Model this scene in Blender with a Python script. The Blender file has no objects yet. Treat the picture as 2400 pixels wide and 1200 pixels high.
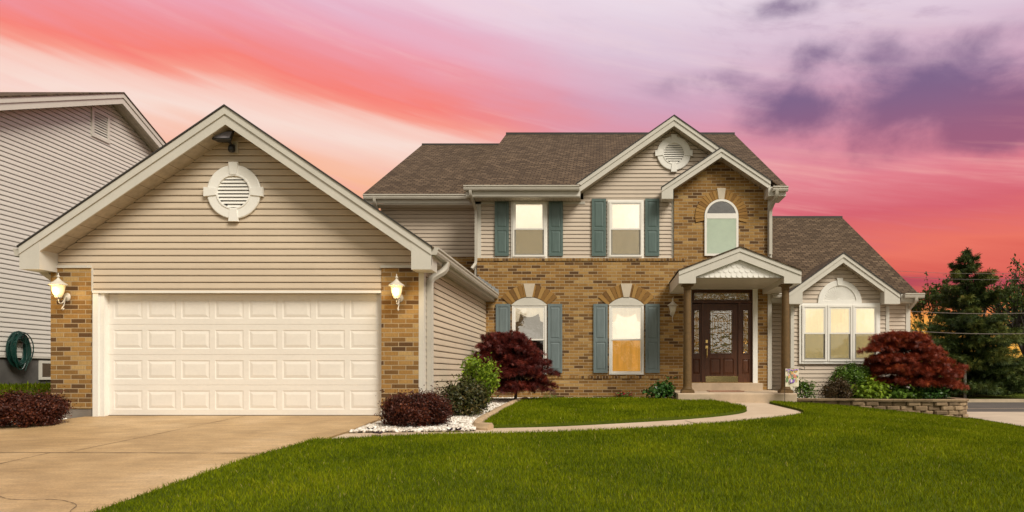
import bpy, bmesh, math, random
import numpy as np
from mathutils import Vector, Matrix
from mathutils.geometry import delaunay_2d_cdt

R = math.radians
random.seed(7)
rng = np.random.default_rng(11)
scene = bpy.context.scene
col = scene.collection

# ------------------------------------------------------------------ camera
F = 1600.0          # focal length in pixels of the 2400 px wide photograph (24 mm on full frame)
VX, VY = 1412.0, 877.0
EYE = 0.739
cam_data = bpy.data.cameras.new('camera')
cam_data.sensor_width = 36.0
cam_data.lens = 36.0 * F / 2400.0
cam_data.shift_x = -(VX - 1200.0) / 2400.0
cam_data.shift_y = (VY - 600.0) / 2400.0
cam_data.clip_start = 0.05
cam_data.clip_end = 3000
cam = bpy.data.objects.new('camera', cam_data)
cam.location = (0, 0, EYE)
cam.rotation_euler = (R(90), 0, 0)
col.objects.link(cam)
scene.camera = cam

# ------------------------------------------------------------------ exposure
scene.view_settings.view_transform = 'Standard'
scene.view_settings.look = 'None'
scene.view_settings.exposure = 0.0
scene.view_settings.gamma = 1.0
scene.view_settings.use_curve_mapping = False


def lin(c):
    c = c / 255.0
    return c / 12.92 if c <= 0.04045 else ((c + 0.055) / 1.055) ** 2.4


def s(r, g, b):
    return (lin(r), lin(g), lin(b), 1.0)


class NT:
    """small helper for building node trees"""
    def __init__(self, tree):
        self.t = tree
        tree.nodes.clear()

    def n(self, typ, **props):
        nd = self.t.nodes.new(typ)
        for k, v in props.items():
            setattr(nd, k, v)
        return nd

    def link(self, a, b):
        self.t.links.new(a, b)

    def put(self, sock, val):
        if hasattr(val, 'is_output'):
            self.link(val, sock)
        else:
            sock.default_value = val

    def math(self, op, a, b=0.0, c=None, clamp=False):
        nd = self.n('ShaderNodeMath', operation=op, use_clamp=clamp)
        self.put(nd.inputs[0], a)
        self.put(nd.inputs[1], b)
        if c is not None:
            self.put(nd.inputs[2], c)
        return nd.outputs[0]

    def step(self, x, a, b, o0=0.0, o1=1.0):
        nd = self.n('ShaderNodeMapRange', interpolation_type='SMOOTHSTEP')
        self.put(nd.inputs[0], x)
        self.put(nd.inputs[1], a)
        self.put(nd.inputs[2], b)
        self.put(nd.inputs[3], o0)
        self.put(nd.inputs[4], o1)
        return nd.outputs[0]

    def comb(self, x, y, z=0.0):
        nd = self.n('ShaderNodeCombineXYZ')
        for i, v in enumerate((x, y, z)):
            self.put(nd.inputs[i], v)
        return nd.outputs[0]

    def noise(self, vec=None, scale=5.0, detail=3.0, rough=0.5, dist=0.0, color=False):
        nd = self.n('ShaderNodeTexNoise')
        if vec is not None:
            self.link(vec, nd.inputs['Vector'])
        nd.inputs['Scale'].default_value = scale
        nd.inputs['Detail'].default_value = detail
        nd.inputs['Roughness'].default_value = rough
        nd.inputs['Distortion'].default_value = dist
        return nd.outputs['Color' if color else 'Fac']

    def ramp(self, fac, stops, interp='LINEAR'):
        nd = self.n('ShaderNodeValToRGB')
        cr = nd.color_ramp
        cr.interpolation = interp
        while len(cr.elements) < len(stops):
            cr.elements.new(0.5)
        for e, (p, c) in zip(cr.elements, stops):
            e.position = p
            e.color = c if len(c) == 4 else (*c, 1.0)
        self.put(nd.inputs[0], fac)
        return nd.outputs[0]

    def mix(self, fac, a, b, blend='MIX'):
        nd = self.n('ShaderNodeMix', data_type='RGBA', blend_type=blend)
        self.put(nd.inputs[0], fac)
        self.put(nd.inputs[6], a)
        self.put(nd.inputs[7], b)
        return nd.outputs[2]


# ------------------------------------------------------------------ sun: low, broad and weak, behind the camera to the right
SUN_EL, SUN_AZ = R(44), R(136)            # azimuth measured from +Y towards +X
sun_dir = Vector((math.sin(SUN_AZ) * math.cos(SUN_EL), math.cos(SUN_AZ) * math.cos(SUN_EL), math.sin(SUN_EL)))
sun_data = bpy.data.lights.new('sun', 'SUN')
sun_data.energy = 3.8
sun_data.angle = R(24)
sun_data.color = (1.0, 0.93, 0.81)
sun = bpy.data.objects.new('sun', sun_data)
sun.rotation_euler = sun_dir.to_track_quat('Z', 'Y').to_euler()
sun.location = (0, 0, 60)
col.objects.link(sun)

# ------------------------------------------------------------------ world: physical sky plus sunset cloud banks ahead, bright pale evening sky behind
world = bpy.data.worlds.new('World')
scene.world = world
world.use_nodes = True
w = NT(world.node_tree)
tc = w.n('ShaderNodeTexCoord').outputs['Generated']
sep = w.n('ShaderNodeSeparateXYZ')
w.link(tc, sep.inputs[0])
dx, dy, dz = sep.outputs
az = w.math('ARCTAN2', dx, dy)
rad = w.math('MAXIMUM', w.math('SQRT', w.math('ADD', w.math('MULTIPLY', dx, dx), w.math('MULTIPLY', dy, dy))), 0.05)
el = w.math('DIVIDE', dz, rad)
n1 = w.math('SUBTRACT', w.noise(w.comb(az, w.math('MULTIPLY', el, 3.0)), 2.2, 4, 0.55), 0.5)
# cirrus streaks descend from left to right
tilt = w.math('ADD', el, w.math('MULTIPLY', az, 0.22))
n2 = w.math('SUBTRACT', w.noise(w.comb(w.math('MULTIPLY', az, 1.2), w.math('MULTIPLY', tilt, 14.0)), 1.6, 5, 0.6), 0.5)
n3 = w.math('SUBTRACT', w.noise(w.comb(w.math('MULTIPLY', az, 3.0), w.math('MULTIPLY', tilt, 40.0), 3.0), 1.3, 4, 0.6), 0.5)
elw = w.math('ADD', el, w.math('ADD', w.math('MULTIPLY', n1, 0.05), w.math('ADD', w.math('MULTIPLY', n2, 0.065), w.math('MULTIPLY', n3, 0.020))))
left_w = w.math('ADD', elw, w.math('ADD', w.math('MULTIPLY', w.math('ADD', az, 0.4), 0.12),
                                   w.math('MULTIPLY', w.math('MAXIMUM', w.math('SUBTRACT', -0.5, az), 0.0), 0.2)))
left = w.ramp(w.math('MULTIPLY', left_w, 1.6667), [
    (0.0, s(255, 165, 100)), (0.36, s(255, 166, 108)), (0.43, s(255, 186, 146)), (0.49, s(255, 200, 178)),
    (0.545, s(255, 226, 214)), (0.60, s(255, 206, 192)), (0.635, s(255, 158, 140)), (0.668, s(254, 134, 122)), (0.71, s(248, 146, 150)),
    (0.77, s(244, 166, 182)), (0.85, s(238, 184, 204)), (0.92, s(244, 212, 226))])
right = w.ramp(w.math('MULTIPLY', elw, 1.6667), [
    (0.0, s(250, 190, 80)), (0.10, s(252, 172, 72)), (0.17, s(228, 104, 78)), (0.205, s(184, 70, 86)),
    (0.235, s(226, 98, 84)), (0.28, s(240, 118, 98)), (0.36, s(220, 100, 112)), (0.44, s(232, 130, 142)),
    (0.54, s(228, 148, 166)), (0.66, s(216, 168, 192)), (0.78, s(226, 200, 218)), (0.92, s(240, 224, 236))])
front = w.mix(w.step(w.math('ADD', az, w.math('MULTIPLY', n1, 0.35)), -0.30, 0.10), left, right)
# violet cumulus on the right: soft masses broken up by noise
cn = w.math('SUBTRACT', w.noise(w.comb(w.math('MULTIPLY', az, 1.0), w.math('MULTIPLY', el, 1.35), 2.3), 9.5, 6, 0.56, 0.2), 0.5)
cbig = w.math('SUBTRACT', w.noise(w.comb(az, w.math('MULTIPLY', el, 2.0), 5.1), 4.2, 3, 0.5), 0.5)


def mass(a, e, sa, se, amp):
    p = w.math('POWER', w.math('DIVIDE', w.math('SUBTRACT', az, a), sa), 2.0)
    q = w.math('POWER', w.math('DIVIDE', w.math('SUBTRACT', el, e), se), 2.0)
    return w.math('MULTIPLY', w.math('EXPONENT', w.math('MULTIPLY', w.math('ADD', p, q), -1.0)), amp)


dens = None
for args in ((0.432, 0.366, 0.095, 0.050, 1.15), (0.555, 0.325, 0.080, 0.052, 1.15), (0.280, 0.372, 0.080, 0.040, 0.95), (0.46, 0.302, 0.15, 0.024, 0.55),
             (0.295, 0.448, 0.045, 0.026, 0.70), (0.385, 0.437, 0.040, 0.028, 0.65), (0.255, 0.518, 0.060, 0.018, 0.50), (0.16, 0.420, 0.10, 0.022, 0.40),
             (0.50, 0.43, 0.06, 0.03, 0.45), (0.70, 0.36, 0.10, 0.05, 0.9), (0.85, 0.30, 0.12, 0.04, 0.7)):
    g_ = mass(*args)
    dens = g_ if dens is None else w.math('ADD', dens, g_)
dens = w.math('ADD', dens, w.math('MULTIPLY', w.math('ADD', w.math('MULTIPLY', cn, 2.0), w.math('MULTIPLY', cbig, 0.6)), w.step(dens, 0.02, 0.35, 0.0, 1.0)))
cm = w.step(dens, 0.04, 1.15)
ccol = w.mix(w.step(el, 0.29, 0.40), s(156, 92, 122), s(118, 94, 134))
front = w.mix(w.math('MULTIPLY', cm, 0.92), front, ccol)
# thin grey-mauve scud above it
win2 = w.math('MULTIPLY', w.step(az, -0.25, 0.35), w.math('MULTIPLY', w.step(el, 0.36, 0.42), w.step(el, 0.62, 0.50)))
cn2 = w.noise(w.comb(w.math('MULTIPLY', az, 1.0), w.math('MULTIPLY', tilt, 2.6), 7.7), 6.5, 6, 0.62, 0.3)
front = w.mix(w.math('MULTIPLY', w.math('MULTIPLY', w.step(cn2, 0.47, 0.70), win2), 0.40), front, s(172, 138, 168))
# faint bright streaks low on the right
st = w.math('MULTIPLY', w.step(n2, -0.02, 0.22), w.math('MULTIPLY', w.step(el, 0.17, 0.23), w.step(el, 0.36, 0.26)))
front = w.mix(w.math('MULTIPLY', st, 0.75), front, s(250, 176, 168))
n4 = w.noise(w.comb(w.math('MULTIPLY', az, 2.0), w.math('MULTIPLY', tilt, 18.0), 9.0), 1.5, 6, 0.65, 0.3)
lt = w.math('MULTIPLY', w.step(n4, 0.48, 0.78), w.step(el, 0.20, 0.32))
front = w.mix(w.math('MULTIPLY', w.math('MULTIPLY', lt, 0.24), w.math('SUBTRACT', 1.0, cm)), front, s(255, 226, 222))
high = w.step(el, 0.66, 1.7)
front = w.mix(high, front, (0.66, 0.62, 0.56, 1.0))
# behind the camera: bright, pale cream overcast
rear_n = w.noise(tc, 6.0, 5, 0.6)
rear = w.ramp(rear_n, [(0.32, (0.34, 0.30, 0.23)), (0.52, (0.62, 0.56, 0.46)), (0.70, (1.0, 0.94, 0.82))])
lift = w.step(dz, 0.10, 0.75, 1.15, 0.75)
rear = w.mix(1.0, rear, w.comb(lift, lift, lift), 'MULTIPLY')
REAR = w.step(dy, 0.12, -0.45)
cloud = w.mix(REAR, front, rear)
sky = w.n('ShaderNodeTexSky', sky_type='NISHITA', sun_disc=False, sun_elevation=SUN_EL, sun_rotation=SUN_AZ)
bg1 = w.n('ShaderNodeBackground')
w.link(sky.outputs[0], bg1.inputs[0])
bg1.inputs[1].default_value = 0.05
bg2 = w.n('ShaderNodeBackground')
w.link(cloud, bg2.inputs[0])
bg2.inputs[1].default_value = 1.0
ms = w.n('ShaderNodeMixShader')
ms.inputs[0].default_value = 0.94          # cloud cover
w.link(bg1.outputs[0], ms.inputs[1])
w.link(bg2.outputs[0], ms.inputs[2])
wo = w.n('ShaderNodeOutputWorld')
w.link(ms.outputs[0], wo.inputs[0])

scene.cycles.max_bounces = 8
scene.cycles.transparent_max_bounces = 16
scene.cycles.use_denoising = True

# ------------------------------------------------------------------ materials
MATS = {}


def new_mat(name):
    m = bpy.data.materials.new(name)
    m.use_nodes = True
    t = NT(m.node_tree)
    out = t.n('ShaderNodeOutputMaterial')
    b = t.n('ShaderNodeBsdfPrincipled')
    t.link(b.outputs[0], out.inputs[0])
    MATS[name] = m
    return m, t, b, out


def bump(t, b, height, strength=0.3, dist=0.02):
    nd = t.n('ShaderNodeBump')
    nd.inputs['Strength'].default_value = strength
    nd.inputs['Distance'].default_value = dist
    t.link(height, nd.inputs['Height'])
    t.link(nd.outputs[0], b.inputs['Normal'])


def plain(name, c, rough=0.5, var=0.12, scale=6.0, bstr=0.0, bscale=60.0, metal=0.0, stretch=None, spec=0.5, var2=0.05):
    m, t, b, out = new_mat(name)
    o = t.n('ShaderNodeTexCoord').outputs['Object']
    if stretch:
        mp = t.n('ShaderNodeMapping')
        t.link(o, mp.inputs[0])
        mp.inputs['Scale'].default_value = stretch
        o2 = mp.outputs[0]
    else:
        o2 = o
    n = t.noise(o2, scale, 5, 0.6)
    c = np.array(c[:3])
    lo, hi = c * (1 - var), c * (1 + var)
    base = t.ramp(n, [(0.3, tuple(lo)), (0.7, tuple(hi))])
    n2 = t.noise(o, scale * 12, 2, 0.5)
    f = t.math('MULTIPLY_ADD', n2, var2 * 2, 1 - var2)
    base = t.mix(1.0, base, t.comb(f, f, f), 'MULTIPLY')
    t.link(base, b.inputs['Base Color'])
    b.inputs['Roughness'].default_value = rough
    b.inputs['Metallic'].default_value = metal
    b.inputs['Specular IOR Level'].default_value = spec
    if bstr:
        bump(t, b, t.noise(o, bscale, 3, 0.6), bstr, 0.01)
    return m


def brick_mat(name, w_, h_, palette, mortar, mortar_size=0.006, rot=0.0, rough=0.85, offset=0.5, bstr=0.5, grain=(60, 60)):
    m, t, b, out = new_mat(name)
    uv = t.n('ShaderNodeTexCoord').outputs['UV']
    mp = t.n('ShaderNodeMapping')
    t.link(uv, mp.inputs[0])
    mp.inputs['Rotation'].default_value = (0, 0, rot)
    br = t.n('ShaderNodeTexBrick', offset=offset)
    t.link(mp.outputs[0], br.inputs['Vector'])
    br.inputs['Color1'].default_value = (0, 0, 0, 1)
    br.inputs['Color2'].default_value = (1, 1, 1, 1)
    br.inputs['Mortar'].default_value = (0.5, 0.5, 0.5, 1)
    br.inputs['Scale'].default_value = 1.0
    br.inputs['Mortar Size'].default_value = mortar_size
    br.inputs['Mortar Smooth'].default_value = 0.15
    br.inputs['Brick Width'].default_value = w_
    br.inputs['Row Height'].default_value = h_
    c = t.ramp(br.outputs['Color'], palette)
    mp2 = t.n('ShaderNodeMapping')
    t.link(mp.outputs[0], mp2.inputs[0])
    mp2.inputs['Scale'].default_value = (grain[0], grain[1], 1)
    n = t.noise(mp2.outputs[0], 1.0, 4, 0.65)
    f = t.math('MULTIPLY_ADD', n, 0.9, 0.56)
    c = t.mix(1.0, c, t.comb(f, f, f), 'MULTIPLY')
    big = t.noise(uv, 0.7, 3, 0.5)
    f2 = t.math('MULTIPLY_ADD', big, 0.35, 0.82)
    c = t.mix(1.0, c, t.comb(f2, f2, f2), 'MULTIPLY')
    c = t.mix(br.outputs['Fac'], c, mortar)
    t.link(c, b.inputs['Base Color'])
    b.inputs['Roughness'].default_value = rough
    b.inputs['Specular IOR Level'].default_value = 0.3
    h = t.math('SUBTRACT', t.math('MULTIPLY', n, 0.35), br.outputs['Fac'])
    bump(t, b, h, min(1.0, bstr * 1.7), 0.014)
    return m


BRICK_PAL = [(0.0, (0.092, 0.046, 0.018)), (0.13, (0.125, 0.063, 0.022)), (0.23, (0.205, 0.107, 0.032)),
             (0.45, (0.285, 0.150, 0.041)), (0.70, (0.335, 0.184, 0.053)), (0.90, (0.385, 0.228, 0.076)), (1.0, (0.43, 0.28, 0.112))]
brick_mat('brick', 0.254, 0.0813, BRICK_PAL, (0.43, 0.32, 0.19, 1), 0.0075, grain=(45, 12))
brick_mat('brick_header', 0.0813, 0.205, [(p, tuple(np.array(c) * 0.92)) for p, c in BRICK_PAL], (0.40, 0.31, 0.20, 1), 0.006, offset=0.0, grain=(12, 30))
brick_mat('shingle', 0.19, 0.142, [(0.0, (0.058, 0.037, 0.020)), (0.35, (0.084, 0.055, 0.031)), (0.7, (0.108, 0.072, 0.042)), (1.0, (0.142, 0.096, 0.058))],
          (0.040, 0.024, 0.014, 1), 0.014, rough=0.95, bstr=0.9, grain=(40, 40))
brick_mat('soffit', 3.0, 0.305, [(0, (0.42, 0.36, 0.28)), (1, (0.45, 0.385, 0.30))], (0.16, 0.13, 0.09, 1), 0.005, rough=0.55, bstr=0.3, grain=(8, 8))
brick_mat('soffit_vinyl', 0.10, 6.0, [(0, (0.46, 0.40, 0.32)), (1, (0.47, 0.41, 0.33))], (0.22, 0.19, 0.15, 1), 0.004, rough=0.55, bstr=0.3, grain=(8, 8))



def siding_mat(name, c, row, stain=0.10):
    m, t, b, out = new_mat(name)
    uv = t.n('ShaderNodeTexCoord').outputs['UV']
    br = t.n('ShaderNodeTexBrick', offset=0.37)
    t.link(uv, br.inputs['Vector'])
    br.inputs['Color1'].default_value = (0, 0, 0, 1)
    br.inputs['Color2'].default_value = (1, 1, 1, 1)
    br.inputs['Mortar'].default_value = (0.3, 0.3, 0.3, 1)
    br.inputs['Scale'].default_value = 1.0
    br.inputs['Mortar Size'].default_value = 0.001
    br.inputs['Brick Width'].default_value = 3.66
    br.inputs['Row Height'].default_value = row
    f = t.math('MULTIPLY_ADD', br.outputs['Color'], 0.07, 0.965)
    mp = t.n('ShaderNodeMapping')
    t.link(uv, mp.inputs[0])
    mp.inputs['Scale'].default_value = (1.6, 0.35, 1)
    n = t.noise(mp.outputs[0], 1.4, 5, 0.65)
    f = t.math('MULTIPLY', f, t.math('MULTIPLY_ADD', n, stain * 2, 1 - stain))
    mp2 = t.n('ShaderNodeMapping')
    t.link(uv, mp2.inputs[0])
    mp2.inputs['Scale'].default_value = (6, 90, 1)
    gr = t.noise(mp2.outputs[0], 1.0, 3, 0.6)
    f = t.math('MULTIPLY', f, t.math('MULTIPLY_ADD', gr, 0.10, 0.95))
    t.link(t.mix(1.0, (*c, 1), t.comb(f, f, f), 'MULTIPLY'), b.inputs['Base Color'])
    b.inputs['Roughness'].default_value = 0.5
    b.inputs['Specular IOR Level'].default_value = 0.4
    bump(t, b, gr, 0.12, 0.01)


siding_mat('siding_tan', (0.60, 0.495, 0.375), 0.233)
siding_mat('siding_beige', (0.58, 0.485, 0.39), 0.218)
siding_mat('siding_grey', (0.62, 0.585, 0.53), 0.2032, 0.06)
plain('trim', (0.60, 0.570, 0.505), 0.42, 0.05, 2.0, 0.04, 40)
plain('gutter', (0.51, 0.475, 0.41), 0.35, 0.06, 2.5, 0.03, 30)
plain('keystone_stone', (0.56, 0.48, 0.37), 0.7, 0.08, 8.0, 0.1, 60)
plain('white_trim', (0.84, 0.82, 0.77), 0.4, 0.03, 3.0, 0.03, 40)
plain('white_vinyl', (0.83, 0.80, 0.74), 0.35, 0.03, 3.0)
plain('door_white', (0.79, 0.745, 0.68), 0.42, 0.035, 1.5, 0.06, 120, stretch=(1, 1, 4))
plain('shutter_teal', (0.095, 0.142, 0.132), 0.45, 0.12, 3.0, 0.06, 90, stretch=(6, 1, 1))
plain('shutter_grey', (0.15, 0.19, 0.195), 0.45, 0.12, 3.0, 0.06, 90, stretch=(6, 1, 1))
plain('column_brown', (0.125, 0.070, 0.020), 0.7, 0.22, 18, 0.25, 220)
plain('mahogany', (0.082, 0.026, 0.0085), 0.42, 0.35, 5.0, 0.05, 60, stretch=(8, 8, 0.8))
plain('dark_metal', (0.02, 0.02, 0.02), 0.4, 0.2, 8)
plain('brass', (0.75, 0.52, 0.20), 0.16, 0.1, 8, metal=1.0)
plain('caming', (0.80, 0.60, 0.28), 0.25, 0.1, 8, metal=1.0)
plain('kick_brass', (0.80, 0.62, 0.30), 0.14, 0.1, 6, 0.03, 8, metal=1.0)
plain('lamp_white', (0.62, 0.57, 0.48), 0.4, 0.12, 20, 0.05, 60)
plain('flashing', (0.42, 0.44, 0.45), 0.35, 0.1, 6, metal=0.6)
plain('drip_edge', (0.035, 0.032, 0.028), 0.6, 0.2, 5)
plain('drip_green', (0.02, 0.12, 0.085), 0.6, 0.2, 5)
plain('foundation', (0.20, 0.17, 0.14), 0.9, 0.25, 2.5, 0.3, 60)
plain('foundation_dark', (0.085, 0.08, 0.075), 0.9, 0.25, 2.5, 0.3, 60)
plain('hose_green', (0.006, 0.036, 0.028), 0.35, 0.25, 12)
plain('concrete_step', (0.50, 0.385, 0.27), 0.85, 0.16, 3.0, 0.2, 150)
plain('mat_red', (0.33, 0.16, 0.10), 0.95, 0.3, 30, 0.4, 200)
plain('bark', (0.085, 0.062, 0.045), 0.9, 0.35, 14, 0.5, 60, stretch=(1, 1, 0.25))
plain('bark_dark', (0.03, 0.024, 0.02), 0.9, 0.35, 14)
plain('soil', (0.045, 0.033, 0.020), 0.95, 0.35, 8, 0.5, 60)
plain('asphalt', (0.075, 0.066, 0.055), 0.9, 0.18, 1.5, 0.3, 160)
plain('sidewalk', (0.46, 0.375, 0.28), 0.9, 0.15, 1.2, 0.2, 120)
plain('kerb', (0.50, 0.40, 0.28), 0.9, 0.15, 1.5, 0.2, 90)
plain('edging', (0.42, 0.30, 0.18), 0.9, 0.22, 6, 0.5, 50)
plain('wood_fence', (0.07, 0.026, 0.016), 0.85, 0.4, 6, 0.3, 30, stretch=(8, 8, 0.6))
plain('pole_pale', (0.42, 0.40, 0.36), 0.8, 0.2, 6)
plain('wire', (0.16, 0.13, 0.11), 0.6, 0.1, 3)
plain('flag_cloth', (0.72, 0.66, 0.50), 0.8, 0.12, 9)


def tint_mat(name, stops, rough=0.6, trans=0.25, spec=0.3, noise_amt=0.25, nscale=1.2):
    """leaf-like material: colour by the per-face 'tint' value plus slow drift over the plant"""
    m, t, b, out = new_mat(name)
    at = t.n('ShaderNodeAttribute', attribute_name='tint').outputs['Fac']
    o = t.n('ShaderNodeTexCoord').outputs['Object']
    n = t.math('SUBTRACT', t.noise(o, nscale, 3, 0.5), 0.5)
    v = t.math('ADD', at, t.math('MULTIPLY', n, noise_amt), clamp=True)
    c = t.ramp(v, stops)
    t.link(c, b.inputs['Base Color'])
    b.inputs['Roughness'].default_value = rough
    b.inputs['Specular IOR Level'].default_value = spec
    if trans:
        tr = t.n('ShaderNodeBsdfTranslucent')
        t.link(c, tr.inputs[0])
        mx = t.n('ShaderNodeMixShader')
        mx.inputs[0].default_value = trans
        t.link(b.outputs[0], mx.inputs[1])
        t.link(tr.outputs[0], mx.inputs[2])
        t.link(mx.outputs[0], out.inputs[0])
    return m


tint_mat('grass', [(0.0, (0.058, 0.090, 0.002)), (0.35, (0.150, 0.198, 0.003)), (0.7, (0.255, 0.290, 0.006)), (0.93, (0.36, 0.34, 0.02)), (1.0, (0.42, 0.35, 0.12))],
         0.75, 0.3, 0.06, 0.5, 0.55)
tint_mat('leaf_barberry', [(0, (0.022, 0.006, 0.004)), (0.6, (0.080, 0.017, 0.008)), (1, (0.20, 0.055, 0.018))], 0.5, 0.2)
tint_mat('leaf_maple_dark', [(0, (0.038, 0.006, 0.006)), (0.6, (0.130, 0.018, 0.013)), (1, (0.34, 0.060, 0.022))], 0.5, 0.25)
tint_mat('leaf_maple_red', [(0, (0.080, 0.011, 0.006)), (0.6, (0.26, 0.040, 0.014)), (1, (0.52, 0.125, 0.030))], 0.5, 0.25)
tint_mat('leaf_bright', [(0, (0.08, 0.15, 0.010)), (0.6, (0.23, 0.34, 0.022)), (1, (0.40, 0.48, 0.05))], 0.45, 0.3)
tint_mat('leaf_mid', [(0, (0.035, 0.085, 0.008)), (0.6, (0.10, 0.19, 0.016)), (1, (0.20, 0.29, 0.03))], 0.4, 0.25)
tint_mat('leaf_hosta', [(0, (0.016, 0.055, 0.010)), (0.6, (0.045, 0.125, 0.018)), (1, (0.095, 0.20, 0.03))], 0.35, 0.2)
tint_mat('leaf_olive', [(0, (0.022, 0.026, 0.007)), (0.6, (0.060, 0.064, 0.015)), (1, (0.15, 0.095, 0.03))], 0.45, 0.2)
tint_mat('leaf_bronze', [(0, (0.040, 0.022, 0.010)), (0.6, (0.075, 0.050, 0.018)), (1, (0.15, 0.075, 0.035))], 0.45, 0.2)
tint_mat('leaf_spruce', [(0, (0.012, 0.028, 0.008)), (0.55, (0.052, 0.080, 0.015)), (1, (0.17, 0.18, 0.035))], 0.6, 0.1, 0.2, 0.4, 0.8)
tint_mat('leaf_tree', [(0, (0.020, 0.045, 0.009)), (0.6, (0.060, 0.098, 0.016)), (1, (0.14, 0.17, 0.03))], 0.5, 0.25, 0.2, 0.3, 0.4)
tint_mat('leaf_hedge', [(0, (0.008, 0.015, 0.006)), (0.6, (0.016, 0.028, 0.009)), (1, (0.030, 0.042, 0.013))], 0.7, 0.1, 0.1)
tint_mat('petal_red', [(0, (0.25, 0.012, 0.018)), (1, (0.50, 0.05, 0.045))], 0.5, 0.2)
tint_mat('stone_white', [(0, (0.30, 0.24, 0.18)), (0.25, (0.52, 0.46, 0.39)), (0.7, (0.74, 0.70, 0.63)), (1, (0.86, 0.83, 0.77))], 0.8, 0.0, 0.3, 0.1, 3)
tint_mat('dry_leaf', [(0, (0.03, 0.02, 0.035)), (1, (0.10, 0.05, 0.03))], 0.7, 0.1)
tint_mat('arch_brick', [(p, c) for p, c in BRICK_PAL], 0.85, 0.0, 0.3, 0.15, 12)
tint_mat('wall_block', [(0, (0.12, 0.085, 0.055)), (0.5, (0.25, 0.175, 0.105)), (1, (0.38, 0.275, 0.17))], 0.95, 0.0, 0.2, 0.75, 9)
tint_mat('flag_print', [(0.0, (0.16, 0.06, 0.42)), (0.14, (0.16, 0.06, 0.42)), (0.15, (0.45, 0.24, 0.62)), (0.29, (0.45, 0.24, 0.62)),
                        (0.30, (0.70, 0.28, 0.20)), (0.44, (0.70, 0.28, 0.20)), (0.45, (0.72, 0.42, 0.16)), (0.59, (0.72, 0.42, 0.16)),
                        (0.60, (0.12, 0.30, 0.10)), (0.74, (0.12, 0.30, 0.10)), (0.75, (0.62, 0.58, 0.30)), (1.0, (0.80, 0.72, 0.76))], 0.8, 0.0, 0.2, 0.0)


def concrete_drive():
    m, t, b, out = new_mat('driveway')
    o = t.n('ShaderNodeTexCoord').outputs['Object']
    big = t.noise(o, 0.45, 4, 0.6)
    c = t.ramp(big, [(0.30, (0.29, 0.180, 0.078)), (0.5, (0.43, 0.285, 0.140)), (0.7, (0.56, 0.40, 0.235))])
    mp = t.n('ShaderNodeMapping')
    t.link(o, mp.inputs[0])
    mp.inputs['Scale'].default_value = (0.6, 2.6, 1)
    mp.inputs['Rotation'].default_value = (0, 0, R(12))
    st = t.noise(mp.outputs[0], 3.2, 6, 0.7)
    f = t.math('MULTIPLY_ADD', st, 1.0, 0.48)
    c = t.mix(1.0, c, t.comb(f, f, f), 'MULTIPLY')
    fine = t.noise(o, 45, 4, 0.75)
    f = t.math('MULTIPLY_ADD', fine, 1.1, 0.45)
    c = t.mix(1.0, c, t.comb(f, f, f), 'MULTIPLY')
    sp = t.noise(o, 6.5, 4, 0.7)
    c = t.mix(t.step(sp, 0.60, 0.80, 0.0, 0.55), c, (0.17, 0.115, 0.06, 1))
    sp2 = t.noise(o, 1.3, 2, 0.5)
    c = t.mix(t.step(sp2, 0.62, 0.74, 0.0, 0.30), c, (0.20, 0.13, 0.06, 1))
    t.link(c, b.inputs['Base Color'])
    b.inputs['Roughness'].default_value = 0.62
    bump(t, b, fine, 0.25, 0.008)


concrete_drive()


def path_mat():
    m, t, b, out = new_mat('path')
    o = t.n('ShaderNodeTexCoord').outputs['Object']
    big = t.noise(o, 0.8, 4, 0.6)
    c = t.ramp(big, [(0.30, (0.46, 0.345, 0.235)), (0.7, (0.58, 0.46, 0.34))])
    fine = t.noise(o, 60, 3, 0.7)
    f = t.math('MULTIPLY_ADD', fine, 0.45, 0.77)
    c = t.mix(1.0, c, t.comb(f, f, f), 'MULTIPLY')
    t.link(c, b.inputs['Base Color'])
    b.inputs['Roughness'].default_value = 0.8
    bump(t, b, fine, 0.25, 0.008)


path_mat()


def ground_mat(name, a, bcol):
    m, t, b, out = new_mat(name)
    o = t.n('ShaderNodeTexCoord').outputs['Object']
    n = t.noise(o, 0.35, 6, 0.65)
    f = t.noise(o, 30, 4, 0.7)
    v = t.math('ADD', t.math('MULTIPLY', n, 0.55), t.math('MULTIPLY', f, 0.45))
    t.link(t.ramp(v, [(0.35, a), (0.65, bcol)]), b.inputs['Base Color'])
    b.inputs['Roughness'].default_value = 0.95
    b.inputs['Specular IOR Level'].default_value = 0.1
    bump(t, b, f, 0.8, 0.03)


ground_mat('lawn_soil', (0.045, 0.062, 0.004), (0.095, 0.125, 0.007))
ground_mat('ground', (0.022, 0.034, 0.008), (0.05, 0.07, 0.014))


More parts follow.
